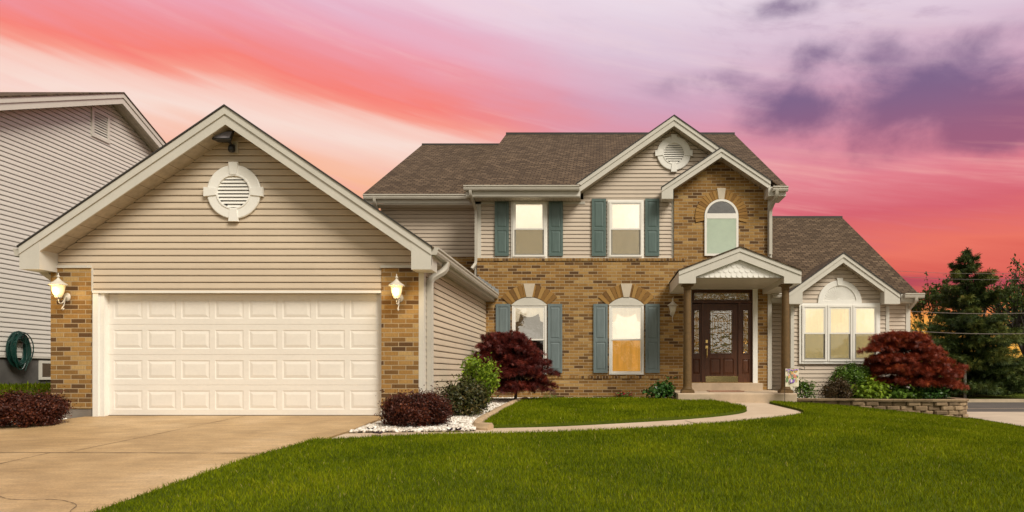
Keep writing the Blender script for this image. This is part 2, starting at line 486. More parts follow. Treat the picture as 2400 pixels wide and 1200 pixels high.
def glass_mat(name, refl, tint=(1, 1, 1), wobble=0.02, scale=5.0):
    m = bpy.data.materials.new(name)
    m.use_nodes = True
    t = NT(m.node_tree)
    out = t.n('ShaderNodeOutputMaterial')
    tr = t.n('ShaderNodeBsdfTransparent')
    tr.inputs[0].default_value = (*tint, 1)
    gl = t.n('ShaderNodeBsdfGlossy')
    gl.inputs['Roughness'].default_value = 0.015
    gl.inputs[0].default_value = (1, 1, 1, 1)
    fr = t.n('ShaderNodeFresnel')
    fr.inputs[0].default_value = 1.5
    fac = t.math('ADD', fr.outputs[0], refl, clamp=True)
    o = t.n('ShaderNodeTexCoord').outputs['Object']
    bp = t.n('ShaderNodeBump')
    bp.inputs['Strength'].default_value = wobble
    bp.inputs['Distance'].default_value = 0.05
    t.link(t.noise(o, scale, 2, 0.5), bp.inputs['Height'])
    t.link(bp.outputs[0], gl.inputs['Normal'])
    mx = t.n('ShaderNodeMixShader')
    t.link(fac, mx.inputs[0])
    t.link(tr.outputs[0], mx.inputs[1])
    t.link(gl.outputs[0], mx.inputs[2])
    t.link(mx.outputs[0], out.inputs[0])
    MATS[name] = m


glass_mat('glass', 0.42)
glass_mat('glass_dim', 0.10)
glass_mat('glass_lower', 0.50, wobble=0.03)
glass_mat('glass_lead', 0.34, wobble=0.40, scale=8)


def cloth_mat(name, c, emit, fold=0.0, weave=False):
    """curtain or blind with the lit room glowing faintly through it"""
    m, t, b, out = new_mat(name)
    o = t.n('ShaderNodeTexCoord').outputs['Object']
    mp = t.n('ShaderNodeMapping')
    t.link(o, mp.inputs[0])
    mp.inputs['Scale'].default_value = (1, 1, 0.12 if fold else 1)
    n = t.noise(mp.outputs[0], 14 if fold else 6, 3, 0.5)
    f = t.math('MULTIPLY_ADD', n, 0.5 * (fold or 0.3), 1 - 0.25 * (fold or 0.3))
    n2 = t.noise(o, 160, 2, 0.6)
    f = t.math('MULTIPLY', f, t.math('MULTIPLY_ADD', n2, 0.25, 0.875))
    cc = t.mix(1.0, (*c, 1), t.comb(f, f, f), 'MULTIPLY')
    t.link(cc, b.inputs['Base Color'])
    b.inputs['Roughness'].default_value = 0.9
    t.link(cc, b.inputs['Emission Color'])
    b.inputs['Emission Strength'].default_value = emit
    return m


cloth_mat('blind_cream', (0.86, 0.78, 0.62), 0.95)
cloth_mat('blind_beige', (0.72, 0.60, 0.38), 0.75, 0.4)
cloth_mat('blind_gold', (0.66, 0.36, 0.07), 0.55, 1.2)
cloth_mat('blind_yellow', (0.82, 0.69, 0.36), 0.75, 0.7)
cloth_mat('blind_green', (0.58, 0.64, 0.48), 0.42)
cloth_mat('blind_dusk', (0.22, 0.20, 0.21), 0.05)
cloth_mat('room_dark', (0.03, 0.022, 0.016), 0.02)
cloth_mat('curtain_white', (0.82, 0.72, 0.54), 0.65, 0.8)
cloth_mat('room_amber', (0.16, 0.10, 0.04), 0.25)


def screen_mat():
    m = bpy.data.materials.new('insect_screen')
    m.use_nodes = True
    t = NT(m.node_tree)
    out = t.n('ShaderNodeOutputMaterial')
    tr = t.n('ShaderNodeBsdfTransparent')
    df = t.n('ShaderNodeBsdfDiffuse')
    df.inputs[0].default_value = (0.10, 0.085, 0.05, 1)
    mx = t.n('ShaderNodeMixShader')
    mx.inputs[0].default_value = 0.52
    t.link(tr.outputs[0], mx.inputs[1])
    t.link(df.outputs[0], mx.inputs[2])
    t.link(mx.outputs[0], out.inputs[0])
    MATS['insect_screen'] = m


screen_mat()


def glow_mat(name, c, strength, base):
    m, t, b, out = new_mat(name)
    b.inputs['Base Color'].default_value = (*base, 1)
    b.inputs['Roughness'].default_value = 0.5
    if strength:
        lw = t.n('ShaderNodeLayerWeight')
        lw.inputs[0].default_value = 0.35
        f = t.math('SUBTRACT', 1.0, lw.outputs['Facing'])
        b.inputs['Emission Color'].default_value = (*c, 1)
        t.link(t.math('MULTIPLY_ADD', t.math('POWER', f, 2.0), strength, strength * 0.25), b.inputs['Emission Strength'])


glow_mat('globe_lit', (1.0, 0.70, 0.30), 0.95, (0.7, 0.6, 0.4))
glow_mat('globe_off', (1, 1, 1), 0, (0.62, 0.57, 0.48))

# ------------------------------------------------------------------ mesh building


class MB:
    def __init__(self):
        self.v, self.f, self.t, self.parts = [], [], [], []

    def add(self, vs, fs, tint=None):
        o = len(self.v)
        self.v.extend([tuple(map(float, p)) for p in vs])
        for f in fs:
            self.f.append(tuple(i + o for i in f))
            self.t.append(0.5 if tint is None else tint)
        self.parts.append((o, len(self.v), len(self.f) - len(fs), len(self.f)))
        return self

    def quad(self, a, b, c, d, tint=None):
        return self.add((a, b, c, d), ((0, 1, 2, 3),), tint)

    def box(self, x0, x1, y0, y1, z0, z1, tint=None):
        v = [(x, y, z) for z in (z0, z1) for y in (y0, y1) for x in (x0, x1)]
        return self.add(v, ((0, 2, 3, 1), (4, 5, 7, 6), (0, 1, 5, 4), (2, 6, 7, 3), (0, 4, 6, 2), (1, 3, 7, 5)), tint)

    def prism(self, poly, a0, a1, axis='y', tint=None):
        """extrude a 2-D outline: axis y -> (x,z), axis x -> (y,z), axis z -> (x,y)"""
        def mp(p, a):
            if axis == 'y':
                return (p[0], a, p[1])
            if axis == 'x':
                return (a, p[0], p[1])
            return (p[0], p[1], a)
        n = len(poly)
        v = [mp(p, a0) for p in poly] + [mp(p, a1) for p in poly]
        f = [tuple(range(n)), tuple(range(2 * n - 1, n - 1, -1))]
        for i in range(n):
            j = (i + 1) % n
            f.append((i, i + n, j + n, j))
        return self.add(v, f, tint)

    def tube(self, pts, r, n=8, caps=True, sec=None, tint=None):
        pts = [Vector(p) for p in pts]
        rs = r if isinstance(r, (list, tuple)) else [r] * len(pts)
        up = Vector((0, 0, 1))
        d0 = (pts[1] - pts[0]).normalized()
        if abs(d0.z) > 0.9:
            up = Vector((0, 1, 0))
        vs, fs = [], []
        side = d0.cross(up).normalized()
        for i, p in enumerate(pts):
            if i == 0:
                d = pts[1] - pts[0]
            elif i == len(pts) - 1:
                d = pts[-1] - pts[-2]
            else:
                d = (pts[i + 1] - pts[i]).normalized() + (pts[i] - pts[i - 1]).normalized()
            d.normalize()
            side = (side - d * side.dot(d)).normalized()
            nrm = side.cross(d).normalized()
            if sec:
                ring = [p + side * a + nrm * b for a, b in sec]
            else:
                ring = [p + (side * math.cos(2 * math.pi * k / n) + nrm * math.sin(2 * math.pi * k / n)) * rs[i] for k in range(n)]
            vs.extend(ring)
        m = len(sec) if sec else n
        for i in range(len(pts) - 1):
            for k in range(m):
                l = (k + 1) % m
                fs.append((i * m + k, i * m + l, (i + 1) * m + l, (i + 1) * m + k))
        if caps:
            fs.append(tuple(range(m - 1, -1, -1)))
            fs.append(tuple(range((len(pts) - 1) * m, len(pts) * m)))
        return self.add(vs, fs, tint)

    def lathe(self, prof, c=(0, 0, 0), n=20, tint=None):
        vs, fs = [], []
        for r, z in prof:
            for k in range(n):
                a = 2 * math.pi * k / n
                vs.append((c[0] + r * math.cos(a), c[1] + r * math.sin(a), c[2] + z))
        for i in range(len(prof) - 1):
            for k in range(n):
                l = (k + 1) % n
                fs.append((i * n + k, i * n + l, (i + 1) * n + l, (i + 1) * n + k))
        fs.append(tuple(range(n - 1, -1, -1)))
        fs.append(tuple(range((len(prof) - 1) * n, len(prof) * n)))
        return self.add(vs, fs, tint)

    def rings(self, rings, cap=True, tint=None):
        """bridge rectangles (x0,x1,z0,z1,y): raised or sunk panels"""
        vs, fs = [], []
        for (x0, x1, z0, z1, y) in rings:
            vs += [(x0, y, z0), (x1, y, z0), (x1, y, z1), (x0, y, z1)]
        for i in range(len(rings) - 1):
            for k in range(4):
                l = (k + 1) % 4
                fs.append((i * 4 + k, i * 4 + l, i * 4 + 4 + l, i * 4 + 4 + k))
        if cap:
            b = (len(rings) - 1) * 4
            fs.append((b, b + 1, b + 2, b + 3))
        return self.add(vs, fs, tint)

    def wall(self, x0, x1, z0, z1, y, holes=(), back=None):
        """front face at y with rectangular holes; reveals go back to `back`"""
        xs = sorted({x0, x1, *[h[0] for h in holes], *[h[1] for h in holes]})
        for a, b in zip(xs[:-1], xs[1:]):
            mid = (a + b) / 2
            zz = [z0]
            for h in sorted([h for h in holes if h[0] < mid < h[1]], key=lambda q: q[2]):
                zz += [h[2], h[3]]
            zz.append(z1)
            for i in range(0, len(zz), 2):
                if zz[i + 1] - zz[i] > 1e-5:
                    self.quad((a, y, zz[i]), (b, y, zz[i]), (b, y, zz[i + 1]), (a, y, zz[i + 1]))
        if back is not None:
            for (hx0, hx1, hz0, hz1) in holes:
                self.quad((hx0, y, hz0), (hx0, y, hz1), (hx0, back, hz1), (hx0, back, hz0))
                self.quad((hx1, y, hz0), (hx1, back, hz0), (hx1, back, hz1), (hx1, y, hz1))
                self.quad((hx0, y, hz1), (hx1, y, hz1), (hx1, back, hz1), (hx0, back, hz1))
                self.quad((hx0, y, hz0), (hx0, back, hz0), (hx1, back, hz0), (hx1, y, hz0))
        return self

    SPLIT = {'brick_pier', 'corner_trim', 'gutter', 'fascia', 'soffit', 'drip_edge', 'foundation', 'brick_band', 'garage_door_frame',
             'door_casing', 'frieze', 'roof', 'ridge_cap', 'porch_fascia', 'porch_roof', 'wall', 'door_frame', 'caming', 'flashing'}

    def pieces(self):
        """sort the faces into pieces that do not touch each other"""
        n = len(self.parts)
        V = np.array(self.v, float)
        bb = [(V[a:b].min(0) - 0.012, V[a:b].max(0) + 0.012) for a, b, c, d in self.parts]
        lo, hi = np.array([q[0] for q in bb]), np.array([q[1] for q in bb])
        gid = -np.ones(n, int)
        g = 0
        for i in range(n):
            if gid[i] >= 0:
                continue
            st = [i]
            gid[i] = g
            while st:
                k = st.pop()
                hit = np.where((gid < 0) & np.all(lo <= hi[k], 1) & np.all(hi >= lo[k], 1))[0]
                gid[hit] = g
                st += list(hit)
            g += 1
        out = []
        for q in range(g):
            mb = MB()
            for i in np.where(gid == q)[0]:
                a, b, c, d = self.parts[i]
                mb.parts.append((len(mb.v), len(mb.v) + b - a, 0, 0))
                o = len(mb.v) - a
                mb.v += self.v[a:b]
                mb.f += [tuple(x + o for x in f) for f in self.f[c:d]]
                mb.t += self.t[c:d]
            out.append(mb)
        return out

    def build(self, name, mat, parent=None, smooth=False, uv=True, off=None, bevel=0.0):
        if name in self.SPLIT and len(self.parts) > 1:
            ps = self.pieces()
            if len(ps) > 1:
                return [q.build(name, mat, parent, smooth, uv, off, bevel) for q in ps][0]
        v = np.array(self.v, dtype=float)
        base = np.zeros(3)
        p = parent
        while p is not None:
            base += np.array(p.location)
            p = p.parent
        if off is not None:
            base = np.array(off, dtype=float)
        me = bpy.data.meshes.new(name)
        me.from_pydata([tuple(q) for q in (v - base)], [], self.f)
        me.materials.append(MATS[mat])
        if uv:
            lay = me.uv_layers.new(name='uv')
            for pl in me.polygons:
                n = pl.normal
                if abs(n.z) < 0.97:
                    t = Vector((0, 0, 1)).cross(n).normalized()
                    if abs(t.x) > abs(t.y):
                        if t.x < 0:
                            t = -t
                    elif t.y < 0:
                        t = -t
                    b = n.cross(t)
                    if b.z < 0:
                        b = -b
                else:
                    t, b = Vector((1, 0, 0)), Vector((0, 1, 0))
                for li in pl.loop_indices:
                    q = Vector(v[me.loops[li].vertex_index])
                    lay.data[li].uv = (q.dot(t), q.dot(b))
        at = me.attributes.new('tint', 'FLOAT', 'FACE')
        at.data.foreach_set('value', np.array(self.t, dtype=np.float32))
        if smooth:
            me.polygons.foreach_set('use_smooth', [True] * len(me.polygons))
        o = bpy.data.objects.new(name, me)
        col.objects.link(o)
        if parent is not None:
            o.parent = parent
        if bevel:
            bv = o.modifiers.new('bevel', 'BEVEL')
            bv.width = bevel
            bv.segments = 2
            bv.limit_method = 'ANGLE'
        return o


def np_mesh(name, verts, faces, mat, parent=None, tint=None, smooth=False, off=None):
    """fast mesh from arrays; faces is (M,3) or (M,4)"""
    verts = np.asarray(verts, dtype=np.float32)
    faces = np.asarray(faces, dtype=np.int32)
    base = np.zeros(3, dtype=np.float32)
    p = parent
    while p is not None:
        base += np.array(p.location, dtype=np.float32)
        p = p.parent
    verts = verts - base
    me = bpy.data.meshes.new(name)
    k = faces.shape[1]
    me.vertices.add(len(verts))
    me.vertices.foreach_set('co', verts.ravel())
    me.loops.add(faces.size)
    me.loops.foreach_set('vertex_index', faces.ravel())
    me.polygons.add(len(faces))
    me.polygons.foreach_set('loop_start', np.arange(0, faces.size, k, dtype=np.int32))
    me.update(calc_edges=True)
    me.validate()
    me.materials.append(MATS[mat])
    if tint is not None:
        at = me.attributes.new('tint', 'FLOAT', 'FACE')
        at.data.foreach_set('value', np.asarray(tint, dtype=np.float32))
    if smooth:
        me.polygons.foreach_set('use_smooth', [True] * len(me.polygons))
    o = bpy.data.objects.new(name, me)
    col.objects.link(o)
    if parent is not None:
        o.parent = parent
    return o


def tag(o, label=None, cat=None, group=None, kind=None):
    if label:
        o['label'] = label
    if cat:
        o['category'] = cat
    if group:
        o['group'] = group
    if kind:
        o['kind'] = kind
    return o


def thing(name, loc, label, cat, group=None):
    e = bpy.data.objects.new(name, None)
    e.location = loc
    e.empty_display_size = 0.2
    col.objects.link(e)
    return tag(e, label, cat, group)


def copy_tree(o, parent=None):
    c = o.copy()
    col.objects.link(c)
    if parent is not None:
        c.parent = parent
    for ch in [q for q in bpy.data.objects if q.parent == o]:
        copy_tree(ch, c)
    return c


def X(px, Y):
    return (px - VX) / F * Y


def Z(py, Y):
    return EYE - (py - VY) / F * Y
# ------------------------------------------------------------------ terrain


def sm(x, a, b):
    t = np.clip((x - a) / (b - a), 0, 1)
    return t * t * (3 - 2 * t)


def terrain(x, y):
    x, y = np.asarray(x, float), np.asarray(y, float)
    z = np.where(y < 9.87, 0.075 * np.clip(y, 0, None) - 0.895, -0.155 + 0.0375 * (y - 9.87))
    z = np.minimum(z, 0.075)
    t = np.clip((x - 3.3) / 4.7, 0, 1.18)
    z = z - 0.35 * t ** 1.5
    r = (1 - sm(x, -11.6, -10.2)) * sm(y, 11.0, 14.0)
    z = z + r * (0.46 - z)
    return z


def drive_z(x, y):
    return 0.075 * np.clip(np.asarray(y, float), 0, 12.1) - 0.8955


def inside(poly, P):
    poly = np.asarray(poly)
    res = np.zeros(len(P), bool)
    x, y = P[:, 0], P[:, 1]
    j = len(poly) - 1
    for i in range(len(poly)):
        xi, yi = poly[i]
        xj, yj = poly[j]
        c = ((yi > y) != (yj > y)) & (x < (xj - xi) * (y - yi) / (yj - yi + 1e-12) + xi)
        res ^= c
        j = i
    return res


def smooth_poly(pts, n=6, closed=True):
    """Catmull-Rom through the points"""
    P = [np.array(p, float) for p in pts]
    m = len(P)
    out = []
    for i in range(m if closed else m - 1):
        a, b, c, d = (P[(i - 1) % m], P[i], P[(i + 1) % m], P[(i + 2) % m]) if closed else \
            (P[max(i - 1, 0)], P[i], P[i + 1], P[min(i + 2, m - 1)])
        for k in range(n):
            t = k / n
            out.append(0.5 * ((2 * b) + (-a + c) * t + (2 * a - 5 * b + 4 * c - d) * t * t + (-a + 3 * b - 3 * c + d) * t ** 3))
    if not closed:
        out.append(P[-1])
    return [tuple(p) for p in out]


def sheet(name, poly, zf, mat, step=0.3, skirt=0.0, lift=0.0, kind='structure', smooth=True):
    """a draped sheet with the outline `poly`, its own edge going down by `skirt`"""
    b = []
    for i in range(len(poly)):
        p, q = np.array(poly[i]), np.array(poly[(i + 1) % len(poly)])
        k = max(1, int(np.linalg.norm(q - p) / step))
        b += [tuple(p + (q - p) * t / k) for t in range(k)]
    pa = np.array(b)
    gx, gy = np.meshgrid(np.arange(pa[:, 0].min() + step / 2, pa[:, 0].max(), step), np.arange(pa[:, 1].min() + step / 2, pa[:, 1].max(), step))
    g = np.stack([gx.ravel(), gy.ravel()], 1)
    g = g[inside(pa, g)]
    if len(g):
        dmin = np.array([np.min(np.hypot(pa[:, 0] - q[0], pa[:, 1] - q[1])) for q in g])
        g = g[dmin > step * 0.4]
    vs = [Vector(p) for p in b] + [Vector(p) for p in g]
    n = len(b)
    vo, eo, fo, *_ = delaunay_2d_cdt(vs, [(i, (i + 1) % n) for i in range(n)], [], 1, 1e-5)
    P = np.array([(p.x, p.y) for p in vo])
    zz = zf(P[:, 0], P[:, 1]) + lift
    mb = MB()
    mb.add(np.c_[P, zz], [tuple(f) for f in fo])
    if skirt:
        zb = zf(pa[:, 0], pa[:, 1]) + lift
        for i in range(n):
            j = (i + 1) % n
            mb.quad((*b[i], zb[i]), (*b[j], zb[j]), (*b[j], zb[j] - skirt), (*b[i], zb[i] - skirt))
    o = mb.build(name, mat, smooth=smooth and not skirt)
    # faces up
    if o.data.polygons[0].normal.z < 0:
        o.data.flip_normals()
    return tag(o, kind=kind)


# one ground sheet out to the horizon
def axis(fine0, fine1, st, far):
    a = list(np.arange(fine0, fine1 + 1e-6, st))
    lo, hi, k = [], [], st
    p = fine0
    while p > -far:
        k *= 1.5
        p -= k
        lo.append(p)
    k, p = st, fine1
    while p < far:
        k *= 1.5
        p += k
        hi.append(p)
    return np.array(lo[::-1] + a + hi)


gxs, gys = axis(-14, 14, 0.4, 900), axis(0, 20, 0.4, 900)
GX, GY = np.meshgrid(gxs, gys)
GZ = terrain(GX, GY)
under = (GX > -10.2) & (GX < -3.4) & (GY < 12.5)
GZ = np.where(under, np.minimum(GZ, drive_z(GX, GY)), GZ) - 0.05
nx, ny = len(gxs), len(gys)
idx = np.arange(nx * ny).reshape(ny, nx)
gf = np.stack([idx[:-1, :-1], idx[:-1, 1:], idx[1:, 1:], idx[1:, :-1]], -1).reshape(-1, 4)
tag(np_mesh('ground', np.stack([GX, GY, GZ], -1).reshape(-1, 3), gf, 'ground', smooth=True), kind='structure')

# driveway, with its joints and one crack as real grooves filled dark
DRIVE = smooth_poly([(-9.05, 11.9), (-9.25, 11.3), (-9.6, 10.6), (-10.0, 9.6), (-10.3, 8.0), (-10.5, 5.0)], 5, False) + \
    [(-10.5, 1.0), (-4.35, 1.0), (-4.32, 5.0), (-4.2, 7.9), (-3.95, 9.6), (-3.84, 10.4), (-3.80, 12.07), (-9.0, 12.07)]
sheet('driveway', DRIVE, drive_z, 'driveway', 0.5, 0.06)
plain('joint', (0.17, 0.115, 0.065), 0.95, 0.3, 10)


def ribbon(name, pts, width, zf, mat, lift, kind='structure', jitter=0.0):
    mb = MB()
    pts = np.array(pts, float)
    d = np.gradient(pts, axis=0)
    d /= np.linalg.norm(d, axis=1)[:, None]
    nrm = np.c_[-d[:, 1], d[:, 0]]
    wv = width * (1 + jitter * rng.normal(size=len(pts)))
    a, c = pts + nrm * wv[:, None] / 2, pts - nrm * wv[:, None] / 2
    za, zc = zf(a[:, 0], a[:, 1]) + lift, zf(c[:, 0], c[:, 1]) + lift
    for i in range(len(pts) - 1):
        mb.quad((*a[i], za[i]), (*a[i + 1], za[i + 1]), (*c[i + 1], zc[i + 1]), (*c[i], zc[i]))
    return tag(mb.build(name, mat), kind=kind)


def line(a, b, n=40, wob=0.0):
    t = np.linspace(0, 1, n)[:, None]
    p = np.array(a) * (1 - t) + np.array(b) * t
    p[:, 1] += wob * np.cumsum(rng.normal(size=n)) / np.sqrt(n)
    p[:, 0] += wob * np.cumsum(rng.normal(size=n)) / np.sqrt(n)
    return p


ribbon('driveway_joint', line((-10.2, 8.66), (-4.28, 8.56)), 0.019, drive_z, 'joint', 0.004, jitter=0.3)
ribbon('driveway_joint', line((-6.75, 8.62), (-6.28, 12.0)), 0.012, drive_z, 'joint', 0.004, jitter=0.35)
ribbon('driveway_joint', line((-6.95, 8.60), (-7.4, 1.5)), 0.012, drive_z, 'joint', 0.004, jitter=0.35)
ribbon('driveway_crack', smooth_poly([(-5.75, 6.48), (-5.5, 6.33), (-5.25, 6.30), (-5.05, 6.31), (-4.85, 6.22), (-4.7, 6.1), (-4.6, 5.9), (-4.45, 5.84)], 7, False),
       0.008, drive_z, 'joint', 0.004, jitter=0.6)

# walk from the porch to the driveway
def PT(px, py):
    """a point of the walk's plane"""
    Y = (EYE + 0.155 + 0.0375 * 9.87) / ((py - VY) / F + 0.0375)
    return (X(px, Y), Y)


far_edge = [(-3.82, 10.15)] + [PT(*p) for p in ((1000, 1009), (1150, 1004), (1300, 1000), (1450, 992.5), (1600, 983.5), (1700, 974.5), (1746, 966.5))] + [(3.0, 14.35), (2.85, 15.0), (2.66, 15.75), (2.6, 16.02)]
near_edge = [(-3.84, 9.35)] + [PT(*p) for p in ((1000, 1024), (1200, 1021), (1420, 1014), (1620, 1002), (1760, 990), (1845, 980.5), (1884, 970))] + [(4.05, 14.0), (3.98, 14.9), (3.85, 16.02)]
FARS = smooth_poly(far_edge, 5, False)
NEARS = smooth_poly(near_edge, 5, False)
sheet('path', FARS + NEARS[::-1], terrain, 'path', 0.25, 0.05, lift=0.0)
for (a, b) in (((-1.0, 10.62), (-0.85, 9.72)), ((1.45, 11.95), (1.75, 10.85))):
    ribbon('path_joint', line(a, b, 10), 0.02, terrain, 'joint', 0.004)

# lawns: the island between walk and house, the front lawn, and the bank beside the neighbour
GR = -0.155
isl_back = [(2.35, 16.05), (1.65, 16.1), (1.55, 17.35), (0.8, 17.5), (-1.2, 17.45), (-1.75, 17.3)]
isl_left = [(-1.90, 16.7), (-1.92, 15.2), (-1.97, 13.7), (-1.98, 12.0), (-1.95, 11.2), (-1.83, 10.78)]
ISLAND = [(p[0], p[1] + 0.03) for p in FARS if p[0] > -1.78] + isl_back + isl_left
isl_lift = 0.045
sheet('lawn', ISLAND, terrain, 'lawn_soil', 0.3, 0.12, lift=isl_lift)
RW = smooth_poly([(4.62, 16.15), (5.3, 16.0), (6.2, 15.75), (7.2, 15.55), (8.0, 15.55), (8.45, 15.85), (8.6, 16.5), (8.6, 17.6)], 8, False)
LAWN = [(-4.33, 0.5), (-4.31, 5.0), (-4.19, 7.9), (-3.95, 9.33)] + [(p[0], p[1] - 0.03) for p in NEARS if p[0] > -3.8][:-1] + \
    [(4.0, 15.97), (4.6, 15.98), (4.66, 16.05)] + [(p[0], p[1] - 0.06) for p in RW if p[1] < 16.3][1:] + \
    [(8.75, 15.9), (9.0, 14.3), (8.6, 11.5), (8.4, 8.0), (8.4, 0.5)]
sheet('lawn', LAWN, terrain, 'lawn_soil', 0.4, 0.12, lift=isl_lift)
BANK = [(-13.6, 11.2), (-10.6, 11.3), (-9.75, 12.1), (-9.7, 22), (-13.6, 22)]
sheet('lawn', BANK, terrain, 'lawn_soil', 0.5, 0.0, lift=0.02)

# side street at the right
sheet('sidewalk', [(8.95, 5), (8.7, 11.5), (9.08, 14.3), (8.8, 15.95), (9.3, 20.2), (40, 20.2), (40, 5)], terrain, 'sidewalk', 1.5, 0.05, lift=0.0)
sheet('road', [(9.3, 20.3), (60, 20.3), (60, 27.5), (9.3, 27.5)], terrain, 'asphalt', 2.5, 0.0, lift=-0.02)
mbk = MB()
mbk.box(9.3, 60, 27.5, 27.75, -0.6, -0.27)
tag(mbk.build('kerb', 'kerb'), kind='structure')
sheet('verge', [(9.3, 27.75), (60, 27.75), (60, 33.5), (9.3, 33.5)], lambda x, y: terrain(x, y) + 0.02 * (y - 27.5), 'lawn_soil', 2.0, 0.0, lift=0.04)
ribbon('road_edge_line', [(9.4, 22.4), (30, 22.4), (59, 22.4)], 0.12, terrain, 'kerb', -0.014)


def grass(name, poly, density, hmin, hmax, xlim=None, edge_boost=None, lift=isl_lift, wid=0.0026, tint_off=0.0):
    pa = np.array(poly)
    x0, x1, y0, y1 = pa[:, 0].min(), pa[:, 0].max(), pa[:, 1].min(), pa[:, 1].max()
    n = int(density * (x1 - x0) * (y1 - y0))
    P = np.c_[rng.uniform(x0, x1, n), rng.uniform(y0, y1, n)]
    P = P[inside(pa, P)]
    # only what the view, with a margin for a step aside, can see
    px = VX + F * P[:, 0] / np.maximum(P[:, 1], 0.5)
    keep = (P[:, 1] > 4.2) & (px > -500) & (px < 2900)
    P = P[keep]
    # nearer blades larger in view: thin out the far ones a little
    keep = rng.uniform(size=len(P)) < np.clip(1.25 - P[:, 1] / 30, 0.3, 1)
    P = P[keep]
    n = len(P)
    z = terrain(P[:, 0], P[:, 1]) + lift - 0.01
    patch = 0.5 + 0.28 * np.sin(P[:, 0] * 1.9 + 1.3 * np.sin(P[:, 1] * 1.1)) * np.sin(P[:, 1] * 2.3 + 1.7 * np.sin(P[:, 0] * 0.8)) + 0.22 * np.sin(P[:, 0] * 5.3 + 2.1 * np.sin(P[:, 1] * 3.7)) * np.sin(P[:, 1] * 6.1 + P[:, 0] * 2.0)
    h = rng.uniform(hmin, hmax, n) * (0.85 + 0.3 * patch)
    tall = rng.uniform(size=n) < 0.03
    h[tall] *= 1.5
    a = rng.uniform(0, 2 * np.pi, n)
    lean = rng.uniform(0.1, 0.75, n) * h
    b = rng.uniform(0, 2 * np.pi, n)
    wv = wid * rng.uniform(0.7, 1.5, n) * (0.6 + P[:, 1] / 14)
    base = np.c_[P, z]
    side = np.c_[np.cos(a), np.sin(a), np.zeros(n)] * wv[:, None]
    ld = np.c_[np.cos(b), np.sin(b), np.zeros(n)]
    mid = base + ld * (lean * 0.35)[:, None] + np.c_[np.zeros((n, 2)), h * 0.6]
    tip = base + ld * lean[:, None] + np.c_[np.zeros((n, 2)), h * 0.97]
    V = np.stack([base - side, base + side, mid + side * 0.75, mid - side * 0.75, tip], 1).reshape(-1, 3)
    k = np.arange(n)[:, None] * 5
    Fq = np.concatenate([k + np.array([[0, 1, 2]]), k + np.array([[0, 2, 3]]), k + np.array([[3, 2, 4]])], 0)
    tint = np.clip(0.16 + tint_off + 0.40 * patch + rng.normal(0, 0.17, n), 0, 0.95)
    dead = rng.uniform(size=n) < 0.008
    tint[dead] = 1.0
    return tag(np_mesh(name, V, Fq, 'grass', tint=np.tile(tint, 3)), 'short green turf grass', 'grass', kind='stuff')


grass('lawn_grass', LAWN, 3600, 0.030, 0.062)
grass('lawn_grass', ISLAND, 3000, 0.034, 0.068)
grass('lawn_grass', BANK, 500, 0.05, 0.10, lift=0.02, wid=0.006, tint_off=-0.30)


def stones(name, poly, n, smin, smax, lift=0.02):
    pa = np.array(poly)
    P = np.c_[rng.uniform(pa[:, 0].min(), pa[:, 0].max(), n * 6), rng.uniform(pa[:, 1].min(), pa[:, 1].max(), n * 6)]
    P = P[inside(pa, P)][:n]
    n = len(P)
    t = (1 + 5 ** 0.5) / 2
    ico = np.array([(-1, t, 0), (1, t, 0), (-1, -t, 0), (1, -t, 0), (0, -1, t), (0, 1, t), (0, -1, -t), (0, 1, -t), (t, 0, -1), (t, 0, 1), (-t, 0, -1), (-t, 0, 1)]) / 1.9
    fi = np.array([(0, 11, 5), (0, 5, 1), (0, 1, 7), (0, 7, 10), (0, 10, 11), (1, 5, 9), (5, 11, 4), (11, 10, 2), (10, 7, 6), (7, 1, 8),
                   (3, 9, 4), (3, 4, 2), (3, 2, 6), (3, 6, 8), (3, 8, 9), (4, 9, 5), (2, 4, 11), (6, 2, 10), (8, 6, 7), (9, 8, 1)])
    sc = rng.uniform(smin, smax, (n, 1, 1)) * rng.uniform(0.6, 1.3, (n, 1, 3)) * np.array([1, 1, 0.7])
    a = rng.uniform(0, 6.28, n)
    V = ico[None] * (1 + rng.uniform(-0.18, 0.18, (n, 12, 1))) * sc
    c, s_ = np.cos(a)[:, None], np.sin(a)[:, None]
    V = np.stack([V[..., 0] * c - V[..., 1] * s_, V[..., 0] * s_ + V[..., 1] * c, V[..., 2]], -1)
    z = terrain(P[:, 0], P[:, 1]) + lift + rng.uniform(-0.005, 0.015, n)
    V += np.c_[P, z][:, None, :]
    FF = (fi[None] + (np.arange(n) * 12)[:, None, None]).reshape(-1, 3)
    return tag(np_mesh(name, V.reshape(-1, 3), FF, 'stone_white', tint=np.repeat(rng.uniform(0, 1, n), 20)), 'white landscaping gravel', 'gravel', kind='stuff')


BED_R = [(-3.78, 10.2), (-1.95, 10.42), (-2.08, 11.2), (-2.10, 12.0), (-2.09, 13.7), (-2.04, 15.2), (-1.95, 16.9), (-1.8, 17.4), (1.62, 17.4), (1.7, 18.25), (-3.1, 18.25), (-3.1, 11.95), (-3.76, 11.95)]
BED_L = [(-12.0, 10.6), (-9.75, 10.45), (-9.35, 11.3), (-9.1, 11.86), (-9.7, 12.0), (-10.6, 11.5), (-12, 11.4)]
BED_W = [(4.6, 16.25), (5.4, 16.1), (6.3, 15.9), (7.3, 15.72), (8.0, 15.75), (8.4, 16.1), (8.4, 17.8), (4.6, 17.8)]
sheet('gravel_bed', BED_R, terrain, 'soil', 0.4, 0, lift=0.012)
sheet('gravel_bed', BED_L, terrain, 'soil', 0.4, 0, lift=0.012)
stones('gravel', BED_R, 19000, 0.016, 0.036)
stones('gravel', BED_L, 3500, 0.016, 0.036)
bed_w_z = lambda x, y: 0.10 + 0 * np.asarray(x, float)
